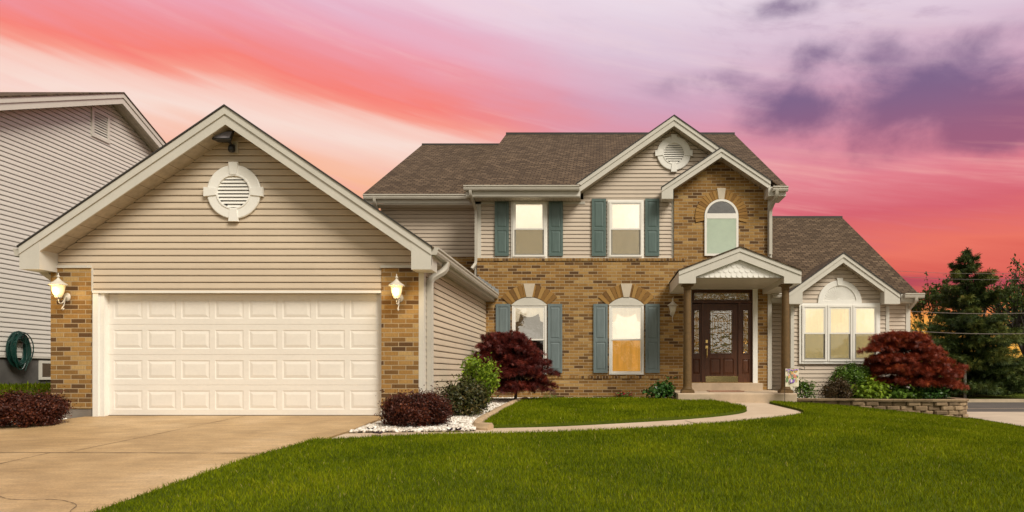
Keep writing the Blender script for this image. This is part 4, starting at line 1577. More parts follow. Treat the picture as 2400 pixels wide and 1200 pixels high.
m.box(X(2112, reY), X(2153, reY), reY, reY + 0.03, rwz - 0.2, rwz)
m.box(X(2112, reY), X(2150, reY), reY + 0.03, YW - 0.001, rwz - 0.23, rwz - 0.2)
m.box(MXR + 0.03, bay_xa - bh + 0.1, reY, reY + 0.03, rwz - 0.2, rwz)
m.box(MXR + 0.03, bay_xa - bh + 0.1, reY + 0.03, YW - 0.001, rwz - 0.23, rwz - 0.2)
m.build('fascia', 'trim', HOUSE)
spout(bend([(X(2148, 18.1), 18.12, rwz - 0.1), (X(2148, 18.1), 18.14, rwz - 0.2), (X(2134, 18.5), 18.62, rwz - 0.38), (X(2134, 18.5), 18.62, 0.1)], 0.06), w_=0.035, d_=0.035)

# fan pediment over the bay window
m = MB()
fcx, fcz, fr = X(1967, BAYY), Z(708.5, BAYY), 0.57
N = 28
arc = lambda r, y: [(fcx + r * math.cos(math.pi * k / N), y, fcz + r * math.sin(math.pi * k / N)) for k in range(N + 1)]
prof = [(fr, BAYY), (fr, BAYY - 0.045), (fr * 0.97, BAYY - 0.052), (fr * 0.76, BAYY - 0.052), (fr * 0.74, BAYY - 0.03)]
vs = sum([arc(r, y) for r, y in prof], [])
fs = [(i * (N + 1) + k, i * (N + 1) + k + 1, (i + 1) * (N + 1) + k + 1, (i + 1) * (N + 1) + k) for i in range(len(prof) - 1) for k in range(N)]
m.add(vs, fs)
m.prism([(p[0], p[2]) for p in arc(fr * 0.75, 0)], BAYY - 0.028, BAYY - 0.024)
m.box(fcx - fr, fcx + fr, BAYY - 0.058, BAYY - 0.002, fcz - 0.03, fcz + 0.03)
m.prism([(fcx - 0.055, fcz + fr * 0.76), (fcx + 0.055, fcz + fr * 0.76), (fcx + 0.08, fcz + fr * 1.10), (fcx - 0.08, fcz + fr * 1.10)], BAYY - 0.07, BAYY - 0.003)
for k in range(1, 20):
    a = math.pi * k / 20
    ca, sa = math.cos(a), math.sin(a)
    r0, r1 = fr * 0.20, fr * 0.70
    h0, h1 = 0.006, 0.020
    q = [(r0, -h0), (r1, -h1), (r1 + 0.015, 0), (r1, h1), (r0, h0)]
    m.prism([(fcx + u * ca - v * sa, fcz + u * sa + v * ca) for u, v in q], BAYY - 0.036, BAYY - 0.027)
m.prism([(fcx + fr * 0.17 * math.cos(math.pi * k / 12), fcz + fr * 0.17 * math.sin(math.pi * k / 12)) for k in range(13)], BAYY - 0.055, BAYY - 0.026)
m.build('fan_pediment', 'white_trim', HOUSE)
# ------------------------------------------------------------------ windows, shutters, doors, porch


def window(cx_, z0, w_, h_, Y, upper='blind_cream', lower='blind_beige', glass='glass', screen=True, casing=0.0, fw=0.045, swag=False, label=None):
    """double-hung window, glazing in front of the plane Y"""
    x0, x1, z1 = cx_ - w_ / 2, cx_ + w_ / 2, z0 + h_
    m = MB()
    yf, yb = Y - 0.065, Y - 0.002
    if casing:
        c = casing
        m.box(x0 - c, x0 - 0.001, Y - 0.035, yb, z0 - c, z1 + c)
        m.box(x1 + 0.001, x1 + c, Y - 0.035, yb, z0 - c, z1 + c)
        m.box(x0 - 0.001, x1 + 0.001, Y - 0.035, yb, z1 + 0.001, z1 + c)
        m.box(x0 - 0.001, x1 + 0.001, Y - 0.045, yb, z0 - c, z0 - 0.001)
    m.box(x0, x0 + fw, yf, yb, z0, z1)
    m.box(x1 - fw, x1, yf, yb, z0, z1)
    m.box(x0 + fw, x1 - fw, yf, yb, z1 - fw, z1)
    m.box(x0 + fw, x1 - fw, yf - 0.008, yb, z0, z0 + fw)
    o = m.build('window', 'white_vinyl', HOUSE)
    if label:
        o['label'] = label
    zm = z0 + h_ * 0.5
    sw = 0.038
    a0, a1 = x0 + fw + 0.003, x1 - fw - 0.003
    for nm, s0, s1, yy in (('upper_sash', zm - 0.018, z1 - fw - 0.002, Y - 0.052), ('lower_sash', z0 + fw + 0.002, zm + 0.018, Y - 0.036)):
        m = MB()
        m.box(a0, a0 + sw, yy, yy + 0.016, s0, s1)
        m.box(a1 - sw, a1, yy, yy + 0.016, s0, s1)
        m.box(a0 + sw, a1 - sw, yy, yy + 0.016, s1 - sw, s1)
        m.box(a0 + sw, a1 - sw, yy, yy + 0.016, s0, s0 + sw)
        m.build(nm, 'white_vinyl', o)
        m = MB()
        m.quad((a0 + sw - 0.002, yy + 0.008, s0 + sw - 0.002), (a1 - sw + 0.002, yy + 0.008, s0 + sw - 0.002), (a1 - sw + 0.002, yy + 0.008, s1 - sw + 0.002), (a0 + sw - 0.002, yy + 0.008, s1 - sw + 0.002))
        m.build('pane', 'glass_dim' if (nm == 'lower_sash' and glass == 'glass_lower') else glass, o)
    if screen:
        m = MB()
        m.quad((a0, Y - 0.044, z0 + fw), (a1, Y - 0.044, z0 + fw), (a1, Y - 0.044, zm - 0.018), (a0, Y - 0.044, zm - 0.018))
        m.build('insect_screen', 'insect_screen', o)
    m = MB()
    m.quad((a0, Y - 0.018, zm), (a1, Y - 0.018, zm), (a1, Y - 0.018, z1 - fw), (a0, Y - 0.018, z1 - fw))
    m.build('blind', upper, o)
    m = MB()
    m.quad((a0, Y - 0.018, z0 + fw), (a1, Y - 0.018, z0 + fw), (a1, Y - 0.018, zm), (a0, Y - 0.018, zm))
    m.build('blind', lower, o)
    if swag:
        # valance: scooped top curtain with two tails
        m = MB()
        n = 16
        top = z1 - fw - 0.01
        pts = []
        for k in range(n + 1):
            t = k / n
            u = a0 + 0.02 + (a1 - a0 - 0.04) * t
            e = abs(2 * t - 1)
            pts.append((u, top - (0.24 * (1 - e * e) + 0.03) if e < 0.72 else top - 0.38 - 0.12 * (e - 0.72)))
        for k in range(n):
            yk = Y - 0.024 - 0.006 * math.sin(k * 1.9)
            yl = Y - 0.024 - 0.006 * math.sin((k + 1) * 1.9)
            m.quad((pts[k][0], yk, pts[k][1]), (pts[k + 1][0], yl, pts[k + 1][1]), (pts[k + 1][0], yl, top), (pts[k][0], yk, top))
        m.build('curtain', 'curtain_white', o)
    return o


def shutter(px0, px1, py0, py1, Y, mat):
    x0, x1, z0, z1 = X(px0, Y), X(px1, Y), Z(py1, Y), Z(py0, Y)
    yf = Y - 0.042
    st = 0.055
    zm = z0 + (z1 - z0) * 0.47
    holes = [(x0 + st, x1 - st, z0 + 0.075, zm - 0.04), (x0 + st, x1 - st, zm + 0.04, z1 - 0.075)]
    m = MB()
    m.wall(x0, x1, z0, z1, yf, holes)
    for h in holes:
        g = lambda q, y: (h[0] + q, h[1] - q, h[2] + q, h[3] - q, y)
        m.rings([g(0, yf), g(0.008, yf + 0.012), g(0.016, yf + 0.013), g(0.045, yf + 0.003), g(0.05, yf + 0.002)])
    for (a, b, c, d) in (((x0, z0), (x1, z0), 0, 0), ((x1, z0), (x1, z1), 0, 0), ((x1, z1), (x0, z1), 0, 0), ((x0, z1), (x0, z0), 0, 0)):
        m.quad((a[0], yf, a[1]), (b[0], yf, b[1]), (b[0], Y - 0.004, b[1]), (a[0], Y - 0.004, a[1]))
    return m.build('shutter', mat, HOUSE)


YU = YS - 0.023
wz0, wz1 = Z(602.5, YU), Z(473, YU)
ww = X(1282, YU) - X(1200, YU)
window(X(1240.5, YU), wz0 + 0.0, ww * 0.94, wz1 - wz0, YU, 'blind_cream', 'blind_beige', 'glass', True, casing=0.045)
window(X(1466.5, YU), wz0 + 0.0, ww * 0.94, wz1 - wz0, YU, 'blind_cream', 'blind_beige', 'glass', True, casing=0.045)
for px in ((1160, 1193), (1286, 1319.5), (1387, 1420.5), (1512, 1545)):
    shutter(px[0], px[1], 466.5, 600.5, YU, 'shutter_teal')
for px in ((1162.5, 1196.5), (1284, 1318), (1391, 1424.5), (1512.5, 1546)):
    shutter(px[0], px[1], 712.5, 874, YB, 'shutter_grey')
for i, (a, b, c, d) in enumerate(LW):
    window((a + b) / 2, c + 0.002, (b - a) - 0.004, d - c - 0.004, YB + 0.05, 'room_amber' if i == 0 else 'blind_cream', 'room_dark' if i == 0 else 'blind_gold', 'glass_lower', False, swag=True, fw=0.05)
    # arched infill panel, brick arch and keystone
    acx = (a + b) / 2
    half = (b - a) / 2
    rise = 0.195
    rr = (half ** 2 + rise ** 2) / (2 * rise)
    acz = d + rise - rr
    am = math.asin(half / rr)
    m = MB()
    pts = [(acx + rr * math.sin(t), acz + rr * math.cos(t)) for t in np.linspace(-am, am, 17)]
    m.prism([(acx - half, d - 0.0)] + pts[1:-1] + [(acx + half, d - 0.0)], YB - 0.018, YB - 0.001)
    m.prism([(acx - half - 0.01, d - 0.022), (acx + half + 0.01, d - 0.022), (acx + half + 0.01, d + 0.004), (acx - half - 0.01, d + 0.004)], YB - 0.026, YB + 0.04)
    m.build('arch_panel', 'trim', HOUSE)
    m = MB()
    r0, r1 = rr + 0.012, rr + 0.34
    n = 13
    tt = np.linspace(-R(49), R(49), n + 1)
    for k in range(n):
        if k == n // 2:
            continue
        t0, t1 = tt[k] + 0.006, tt[k + 1] - 0.006
        m.prism([(acx + r * math.sin(t), acz + r * math.cos(t)) for r, t in ((r0, t0), (r1, t0), (r1, t1), (r0, t1))], YB - 0.024, YB - 0.001, tint=float([0.30, 0.72, 0.20, 0.85, 0.35, 0.62][(k + i) % 6]))
    m.build('brick_arch', 'arch_brick', HOUSE)
    m = MB()
    m.prism([(acx + r * math.sin(t), acz + r * math.cos(t)) for r, t in ((r0 - 0.004, -0.115), (r1 + 0.035, -0.15), (r1 + 0.035, 0.15), (r0 - 0.004, 0.115))], YB - 0.036, YB - 0.001)
    m.build('keystone', 'keystone_stone', HOUSE)

# arched window in the brick tower
ax0, ax1, az0, azs = X(1651, YB), X(1730, YB), Z(600, YB), Z(507, YB)
acx = (ax0 + ax1) / 2
ar = (ax1 - ax0) / 2
m = MB()
N = 24
def arch_ring(m, cx_, cz, ro, ri, y0, y1, a0=0, a1=math.pi):
    for k in range(N):
        t0, t1 = a0 + (a1 - a0) * k / N, a0 + (a1 - a0) * (k + 1) / N
        m.prism([(cx_ + r * math.cos(t), cz + r * math.sin(t)) for r, t in ((ro, t0), (ro, t1), (ri, t1), (ri, t0))], y0, y1)
fwz = 0.058
arch_ring(m, acx, azs, ar, ar - fwz, YB - 0.045, YB - 0.001)
m.box(ax0, ax0 + fwz, YB - 0.045, YB - 0.001, az0, azs)
m.box(ax1 - fwz, ax1, YB - 0.045, YB - 0.001, az0, azs)
m.box(ax0 + fwz, ax1 - fwz, YB - 0.045, YB - 0.001, az0, az0 + fwz)
m.box(ax0 + fwz, ax1 - fwz, YB - 0.05, YB - 0.001, Z(513, YB), Z(501, YB))
aw = m.build('window', 'white_vinyl', HOUSE)
aw['label'] = 'round topped window in the brick tower'
m = MB()
m.prism([(acx + (ar - 0.05) * math.cos(math.pi * k / 20), Z(503, YB) + (ar - 0.05) * math.sin(math.pi * k / 20)) for k in range(21)], YB - 0.020, YB - 0.018)
m.build('pane', 'glass_dim', aw)
m = MB()
m.prism([(acx + (ar - 0.05) * math.cos(math.pi * k / 20), Z(503, YB) + (ar - 0.05) * math.sin(math.pi * k / 20)) for k in range(21)], YB - 0.008, YB - 0.006)
m.build('blind', 'blind_dusk', aw)
m = MB()
m.quad((ax0 + 0.05, YB - 0.020, az0 + 0.05), (ax1 - 0.05, YB - 0.020, az0 + 0.05), (ax1 - 0.05, YB - 0.020, Z(510, YB)), (ax0 + 0.05, YB - 0.020, Z(510, YB)))
m.build('pane', 'glass_dim', aw)
m = MB()
m.quad((ax0 + 0.05, YB - 0.008, az0 + 0.05), (ax1 - 0.05, YB - 0.008, az0 + 0.05), (ax1 - 0.05, YB - 0.008, Z(510, YB)), (ax0 + 0.05, YB - 0.008, Z(510, YB)))
m.build('blind', 'blind_green', aw)
m = MB()
n = 25
tt = np.linspace(R(-14), R(194), n + 1)
for k in range(n):
    if k == n // 2:
        continue
    t0, t1 = tt[k] + 0.009, tt[k + 1] - 0.009
    m.prism([(acx + r * math.cos(t), azs + r * math.sin(t)) for r, t in ((ar + 0.012, t0), (ar + 0.25, t0), (ar + 0.25, t1), (ar + 0.012, t1))], YB - 0.024, YB - 0.001, tint=float(rng.choice([0.45, 0.6, 0.72, 0.85, 0.3])))
m.build('brick_arch', 'arch_brick', HOUSE)
m = MB()
m.prism([(acx - 0.075, azs + ar + 0.008), (acx + 0.075, azs + ar + 0.008), (acx + 0.115, azs + ar + 0.30), (acx - 0.115, azs + ar + 0.30)], YB - 0.036, YB - 0.001)
m.build('keystone', 'keystone_stone', HOUSE)

# triple window of the bay
YBW = BAYY - 0.023
tx0, tx1 = X(1878, YBW), X(2056, YBW)
tz0, tz1 = Z(847, YBW), Z(716, YBW)
tw = (tx1 - tx0) / 3
for k in range(3):
    window(tx0 + tw * (k + 0.5), tz0, tw - 0.012, tz1 - tz0, YBW, 'blind_yellow', 'blind_yellow', 'glass', True, fw=0.05)
m = MB()
c = 0.06
m.box(tx0 - c, tx0 - 0.004, YBW - 0.04, YBW - 0.001, tz0 - c, tz1 + c)
m.box(tx1 + 0.004, tx1 + c, YBW - 0.04, YBW - 0.001, tz0 - c, tz1 + c)
m.box(tx0 - 0.004, tx1 + 0.004, YBW - 0.04, YBW - 0.001, tz1 + 0.002, tz1 + c)
m.box(tx0 - 0.004, tx1 + 0.004, YBW - 0.05, YBW - 0.001, tz0 - c, tz0 - 0.002)
m.build('window_casing', 'white_trim', HOUSE)

# ---- entrance
YE = YB + 0.10
ex0, ex1 = X(1619, YE), X(1765, YE)
ez0, ez1 = Z(897, YE), Z(675, YE)
sl0, sl1 = X(1646, YE), X(1732, YE)
dtop = Z(713, YE)
m = MB()
m.box(ex0, ex0 + 0.05, YE - 0.06, YE + 0.05, ez0, ez1)
m.box(ex1 - 0.05, ex1, YE - 0.06, YE + 0.05, ez0, ez1)
m.box(ex0 + 0.05, ex1 - 0.05, YE - 0.06, YE + 0.05, ez1 - 0.055, ez1)
m.box(ex0 + 0.05, ex1 - 0.05, YE - 0.065, YE + 0.05, Z(711, YE), Z(706.5, YE) + 0.02)
for xx in (sl0, sl1):
    m.box(xx - 0.03, xx + 0.03, YE - 0.062, YE + 0.05, ez0, Z(711, YE) - 0.002)
m.build('door_frame', 'mahogany', HOUSE)
m = MB()
m.box(X(1764.5, YB), X(1775.5, YB), YB - 0.02, YB + 0.15, Z(912, YB) + 0.14, Z(678, YB))
m.box(X(1612, YB), X(1620, YB), YB - 0.02, YB + 0.15, Z(912, YB) + 0.14, Z(678, YB))
m.box(X(1610, YB), X(1777, YB), YB - 0.035, YB + 0.15, Z(678, YB) + 0.001, Z(667, YB))
m.build('door_casing', 'white_trim', HOUSE)


def leaf(name, x0, x1, z0, z1, glass_r, panels, Yd, parent=HOUSE, lead=0):
    m = MB()
    m.wall(x0, x1, z0, z1, Yd, [glass_r] + panels)
    for h in panels:
        g = lambda q, y: (h[0] + q, h[1] - q, h[2] + q, h[3] - q, y)
        m.rings([g(0, Yd), g(0.010, Yd - 0.008), g(0.022, Yd + 0.012), g(0.055, Yd + 0.002), g(0.06, Yd + 0.001)])
    h = glass_r
    g = lambda q, y: (h[0] + q, h[1] - q, h[2] + q, h[3] - q, y)
    m.rings([g(0, Yd), g(0.0, Yd - 0.012), g(0.014, Yd - 0.012), g(0.016, Yd + 0.012)], cap=False)
    m.quad((x0, Yd + 0.04, z0), (x1, Yd + 0.04, z0), (x1, Yd + 0.04, z1), (x0, Yd + 0.04, z1))
    o = m.build(name, 'mahogany', parent)
    m = MB()
    m.quad((h[0] + 0.01, Yd + 0.010, h[2] + 0.01), (h[1] - 0.01, Yd + 0.010, h[2] + 0.01), (h[1] - 0.01, Yd + 0.010, h[3] - 0.01), (h[0] + 0.01, Yd + 0.010, h[3] - 0.01))
    m.build('leaded_glass', 'glass_lead', o)
    m = MB()
    m.quad((h[0], Yd + 0.03, h[2]), (h[1], Yd + 0.03, h[2]), (h[1], Yd + 0.03, h[3]), (h[0], Yd + 0.03, h[3]))
    m.build('hall_light', 'room_amber', o)
    # brass caming
    m = MB()
    gx0, gx1, gz0, gz1 = h[0] + 0.016, h[1] - 0.016, h[2] + 0.016, h[3] - 0.016
    W, H = gx1 - gx0, gz1 - gz0
    yc = Yd + 0.004
    bar = lambda pts, r=0.0075: m.tube([(gx0 + u * W, yc, gz0 + v * H) for u, v in pts], r, 4)
    rect = lambda u0, u1, v0, v1: bar([(u0, v0), (u1, v0), (u1, v1), (u0, v1), (u0, v0)], 0.008)
    if lead == 1:
        rect(0.02, 0.98, 0.012, 0.988)
        rect(0.12, 0.88, 0.07, 0.93)
        for u in (0.22, 0.36, 0.5, 0.64, 0.78):
            bar([(u, 0.48), (u, 0.76 + 0.09 * (1 - abs(2 * u - 1)))])
        bar([(0.04, 0.48), (0.96, 0.48)])
        bar([(0.04, 0.75), (0.96, 0.75)])
        for rr_ in (0.30, 0.22, 0.12):
            bar([(0.5 + rr_ * math.cos(a), 0.75 + rr_ * 0.62 * math.sin(a)) for a in np.linspace(0, math.pi, 13)])
        bar([(0.12, 0.10), (0.5, 0.16), (0.88, 0.10)])
        bar([(0.2, 0.20), (0.5, 0.30), (0.8, 0.20)])
        bar([(0.5, 0.16), (0.5, 0.48)])
        for sg in (-1, 1):
            bar([(0.5, 0.30), (0.5 + sg * 0.18, 0.38), (0.5 + sg * 0.12, 0.48)])
    elif lead == 2:
        rect(0.05, 0.95, 0.012, 0.988)
        for u in (0.30, 0.5, 0.70):
            bar([(u, 0.04), (u, 0.96)])
        bar([(0.05, 0.5), (0.95, 0.5)])
        for c_ in (0.27, 0.80):
            bar([(0.5, c_ - 0.055), (0.92, c_), (0.5, c_ + 0.055), (0.08, c_), (0.5, c_ - 0.055)], 0.009)
            bar([(0.25, c_ + 0.025), (0.5, c_ - 0.03), (0.75, c_ + 0.025)], 0.009)
        bar([(0.05, 0.02), (0.5, 0.09), (0.95, 0.02)])
    else:
        rect(0.01, 0.99, 0.06, 0.94)
        bar([(0.0, 0.5), (1.0, 0.5)])
        bar([(0.0, 0.25), (1.0, 0.25)])
        for c_, rr_ in ((0.5, 0.045), (0.2, 0.022), (0.8, 0.022)):
            bar([(c_ - rr_ * 1.4, 0.3), (c_ - rr_, 0.6), (c_, 0.95), (c_ + rr_, 0.6), (c_ + rr_ * 1.4, 0.3), (c_, 0.12), (c_ - rr_ * 1.4, 0.3)], 0.009)
    m.build('caming', 'caming', o)
    return o


pxr = lambda a, b, c, d: (X(a, YE), X(b, YE), Z(d, YE), Z(c, YE))
fd = leaf('front_door', sl0 + 0.032, sl1 - 0.032, ez0 + 0.01, dtop, pxr(1662.5, 1716.5, 726.5, 829.5), [pxr(1663, 1688.5, 840, 877.5), pxr(1694, 1719.5, 840, 877.5)], YE - 0.03, lead=1)
fd['label'] = 'dark mahogany front door with leaded glass'
leaf('sidelight', ex0 + 0.052, sl0 - 0.032, ez0 + 0.01, dtop, pxr(1625, 1639.5, 726.5, 829.5), [pxr(1624.5, 1640, 841, 876)], YE - 0.03, lead=2)
leaf('sidelight', sl1 + 0.032, ex1 - 0.052, ez0 + 0.01, dtop, pxr(1739.8, 1754.5, 726.5, 829.5), [pxr(1739, 1755, 841, 876)], YE - 0.03, lead=2)
leaf('transom', ex0 + 0.052, ex1 - 0.052, Z(707, YE) + 0.0, ez1 - 0.057, pxr(1625.5, 1757, 685.5, 704.5), [], YE - 0.03, lead=3)
m = MB()
m.box(X(1653.5, YE), X(1729, YE), YE - 0.038, YE - 0.031, Z(895.5, YE), Z(881.5, YE))
m.build('kick_plate', 'kick_brass', fd)
m = MB()
hx = X(1656, YE)
m.box(hx - 0.028, hx + 0.028, YE - 0.045, YE - 0.031, Z(804, YE), Z(797, YE))
m.box(hx - 0.032, hx + 0.032, YE - 0.045, YE - 0.031, Z(817.5, YE), Z(810.5, YE))
m.tube(bend([(hx, YE - 0.04, Z(816, YE)), (hx, YE - 0.10, Z(818, YE)), (hx, YE - 0.10, Z(834, YE)), (hx, YE - 0.04, Z(836, YE))], 0.03), 0.013, 8)
m.lathe([(0.026, -0.006), (0.026, 0.006)], (hx, YE - 0.05, Z(837, YE)), 10)
m.build('door_handle', 'brass', fd)
m = MB()
m.box(ex0, ex1, YE - 0.10, YE + 0.05, ez0 - 0.02, ez0 + 0.009)
m.build('door_sill', 'brass', HOUSE)

# ---- porch
PYF = 16.1
pxa, pza, psl, ph = X(1734.5, PYF), Z(580, PYF), 0.384, 1.445
ptv = 0.285
zb_ = Z(664, PYF)
m = MB()
for sg in (-1, 1):
    xe, ze = pxa + sg * ph, pza - psl * ph
    bw = 0.405
    xi = xe - sg * bw
    zi = pza - psl * (ph - bw)
    # barge board and return in one front face
    m.prism([(pxa, pza), (xe, ze), (xe, zb_), (xi, zb_), (xi, zi - ptv), (pxa, pza - ptv)], PYF, PYF + 0.04)
    m.prism([(pxa, pza + 0.002), (xe, ze + 0.002), (xe, ze - 0.10), (pxa, pza - 0.10)], PYF - 0.02, PYF - 0.001)
    # side beam back to the wall
    lo, hi = min(xe, xi), max(xe, xi)
    m.box(lo, hi, PYF + 0.041, YB - 0.002, zb_ + 0.001, ze - 0.012)
m.build('porch_fascia', 'trim', HOUSE)
m = MB()
for sg in (-1, 1):
    xe, ze = pxa + sg * (ph + 0.02), pza - psl * (ph + 0.02)
    roof_slab(m, [(pxa, PYF - 0.04, pza + 0.032), (xe, PYF - 0.04, ze + 0.032), (xe, YB - 0.03, ze + 0.032), (pxa, YB - 0.03, pza + 0.032)], 0.028)
m.build('porch_roof', 'shingle', HOUSE)
m = MB()
zc_ = Z(650, PYF)
m.quad((pxa - ph + 0.4, PYF + 0.06, zc_), (pxa + ph - 0.4, PYF + 0.06, zc_), (pxa + ph - 0.4, YB - 0.002, zc_), (pxa - ph + 0.4, YB - 0.002, zc_))
m.build('porch_ceiling', 'trim', HOUSE)
# tympanum with fish-scale shingles
m = MB()
yt = PYF + 0.10
m.prism([(pxa - 1.06, zc_), (pxa + 1.06, zc_), (pxa, pza - ptv + 0.03)], yt, yt + 0.03)
sw_, sh_ = 0.130, 0.115
for row in range(8):
    zb2 = zc_ + 0.004 + row * sh_
    for k in range(-10, 11):
        c_ = pxa + (k + 0.5 * (row % 2)) * sw_
        top = zb2 + 0.20
        def roofz(x):
            return pza - ptv + 0.02 - psl * abs(x - pxa)
        if roofz(c_) < zb2 + 0.02:
            continue
        pts = [(c_ + 0.064 * math.cos(t), zb2 + 0.064 + 0.064 * math.sin(t)) for t in np.linspace(math.pi, 2 * math.pi, 9)]
        pts += [(c_ + 0.064, min(top, max(roofz(c_ + 0.064), zb2 + 0.066))), (c_ - 0.064, min(top, max(roofz(c_ - 0.064), zb2 + 0.066)))]
        d = 0.016
        vs = []
        for (u, v) in pts:
            out = 0.006 + d * max(0.0, 1 - (v - zb2) / 0.20)
            vs.append((u, yt - out, v))
        n = len(vs)
        vb = [(p[0], yt, p[2]) for p in vs]
        m.add(vs + vb, [tuple(range(n))] + [(i, i + n, (i + 1) % n + n, (i + 1) % n) for i in range(n)])
m.build('porch_gable', 'white_trim', HOUSE)['label'] = 'white scalloped shingles in the porch gable'
# columns
for px in (1611, 1841):
    cy = PYF + 0.24
    cx_ = X(px, cy)
    zb0 = 0.29
    m = MB()
    m.lathe([(0.112, zb0 + 0.085), (0.122, zb0 + 0.10), (0.108, zb0 + 0.125), (0.102, zb0 + 0.16), (0.100, zb0 + 0.9), (0.092, zb0 + 1.8), (0.084, zb_ - 0.14), (0.095, zb_ - 0.125), (0.088, zb_ - 0.10), (0.098, zb_ - 0.06), (0.130, zb_ - 0.035)], (cx_, cy, 0), 28)
    o = m.build('porch_column', 'column_brown', HOUSE, smooth=False)
    m = MB()
    m.prism([(cx_ - 0.155, zb0 - 0.004), (cx_ + 0.155, zb0 - 0.004), (cx_ + 0.155, zb0 + 0.035), (cx_ + 0.125, zb0 + 0.086), (cx_ - 0.125, zb0 + 0.086), (cx_ - 0.155, zb0 + 0.035)], cy - 0.15, cy + 0.15)
    m.build('column_base', 'column_brown', o)
    m = MB()
    m.box(cx_ - 0.135, cx_ + 0.135, cy - 0.135, cy + 0.135, zb_ - 0.034, zb_ - 0.001)
    m.build('capital', 'column_brown', o)
# slab and step
m = MB()
px0_, px1_ = X(1589, 16.02), X(1868, 16.02)
m.prism([(16.02, -0.3), (16.0, 0.272), (16.012, 0.288), (YB - 0.001, 0.312), (YB - 0.001, -0.3)], px0_, px1_, 'x')
m.build('porch_slab', 'concrete_step', HOUSE, bevel=0.015)
m = MB()
m.box(X(1621, 17.75), X(1788, 17.75), 17.75, YB + 0.13, 0.30, Z(898, 17.75))
m.build('porch_step', 'concrete_step', HOUSE, bevel=0.012)

# ------------------------------------------------------------------ things fixed to or standing by the house


def lantern(lit):
    """origin on the wall; the lamp hangs 0.2 m in front"""
    t = thing('wall_lantern', (0, 0, 0), '', 'lamp')
    m = MB()
    prof = [(0.062, 0.0), (0.060, 0.014), (0.045, 0.024), (0.018, 0.032), (0.018, 0.05)]
    mm = MB()
    mm.lathe(prof, (0, 0, 0), 20)
    mm.v = [(x, -z, y * 1.25) for x, y, z in mm.v]
    mm.build('wall_plate', 'lamp_white', t, smooth=True)
    m = MB()
    m.tube(bend([(0, -0.04, 0), (0, -0.10, -0.11), (0, -0.17, -0.13), (0, -0.205, -0.075), (0, -0.205, -0.02)], 0.04), 0.011, 8)
    m.tube(bend([(0, -0.05, -0.02), (0, -0.075, -0.15), (0, -0.13, -0.21), (0, -0.10, -0.24), (0, -0.075, -0.20)], 0.03), 0.008, 8)
    m.build('arm', 'lamp_white', t)
    c = (0, -0.2, 0)
    m = MB()
    m.lathe([(0.138, 0.180), (0.141, 0.190), (0.122, 0.210), (0.075, 0.240), (0.038, 0.275), (0.018, 0.300), (0.012, 0.312), (0.024, 0.326), (0.022, 0.342), (0.010, 0.356), (0.007, 0.392)], c, 28)
    m.build('lamp_cap', 'lamp_white', t, smooth=False)
    m = MB()
    m.lathe([(0.030, -0.045), (0.05, -0.03), (0.058, -0.012)], c, 20)
    m.build('globe_holder', 'lamp_white', t)
    m = MB()
    m.lathe([(0.050, -0.014), (0.072, 0.03), (0.086, 0.08), (0.094, 0.13), (0.102, 0.176)], c, 28)
    g = m.build('lamp_globe', 'globe_lit' if lit else 'globe_off', t, smooth=True)
    if lit:
        l = bpy.data.lights.new('bulb', 'POINT')
        l.energy = 10
        l.color = (1.0, 0.66, 0.28)
        l.shadow_soft_size = 0.07
        lo = bpy.data.objects.new('bulb', l)
        lo.location = (0, -0.30, 0.06)
        col.objects.link(lo)
        lo.parent = t
    return t


l1 = lantern(True)
l2 = copy_tree(l1)
l3 = lantern(False)
for o, p, lb in ((l1, (X(158, YG - 0.03), YG - 0.03, Z(697, YG)), 'glowing white lantern on the brick pier left of the garage door'),
                 (l2, (X(937.5, YG - 0.03), YG - 0.03, Z(699, YG)), 'glowing white lantern on the brick pier right of the garage door'),
                 (l3, (X(1575, YB), YB, Z(734, YB)), 'unlit white lantern on the brick wall left of the porch')):
    o.location = p
    tag(o, lb, 'lamp', 'white carriage lanterns on the brick')

# floodlight under the garage peak
fx, fz = X(549, YG - 0.05), Z(352, YG)
t = thing('floodlight', (fx, YG - 0.014, fz), 'black floodlight with motion sensor under the garage peak', 'lamp')
m = MB()
m.box(fx - 0.045, fx + 0.055, YG - 0.045, YG - 0.012, fz - 0.06, fz + 0.14)
m.build('wall_box', 'lamp_white', t)
m = MB()
m.tube(bend([(fx + 0.0, YG - 0.04, fz + 0.06), (fx - 0.01, YG - 0.12, fz + 0.05), (fx - 0.05, YG - 0.16, fz + 0.12)], 0.03), 0.02, 8)
m.build('arm', 'dark_metal', t)
m = MB()
m.lathe([(0.0, -0.075), (0.04, -0.065), (0.06, -0.03), (0.055, 0.02), (0.045, 0.05), (0.0, 0.055)], (fx - 0.02, YG - 0.10, fz - 0.0), 16)
m.build('motion_sensor', 'dark_metal', t, smooth=True)
m = MB()
hc = Vector((fx - 0.085, YG - 0.20, fz + 0.15))
hv = []
rot = Matrix.Rotation(R(-32), 4, 'X')
for (sx_, sz_, yy) in ((0.16, 0.105, -0.06), (0.16, 0.105, -0.045), (0.10, 0.06, 0.05)):
    for (a, b) in ((-1, -1), (1, -1), (1, 1), (-1, 1)):
        hv.append(tuple(hc + rot @ Vector((a * sx_, yy, b * sz_))))
m.add(hv, [(3, 2, 1, 0), (8, 9, 10, 11)] + [(i * 4 + k, i * 4 + (k + 1) % 4, i * 4 + 4 + (k + 1) % 4, i * 4 + 4 + k) for i in range(2) for k in range(4)])
m.build('lamp_head', 'dark_metal', t)
m = MB()
m.add([tuple(hc + rot @ Vector((a * 0.135, -0.063, b * 0.08))) for (a, b) in ((-1, -1), (1, -1), (1, 1), (-1, 1))], [(0, 1, 2, 3)])
m.build('lens', 'blind_dusk', t)

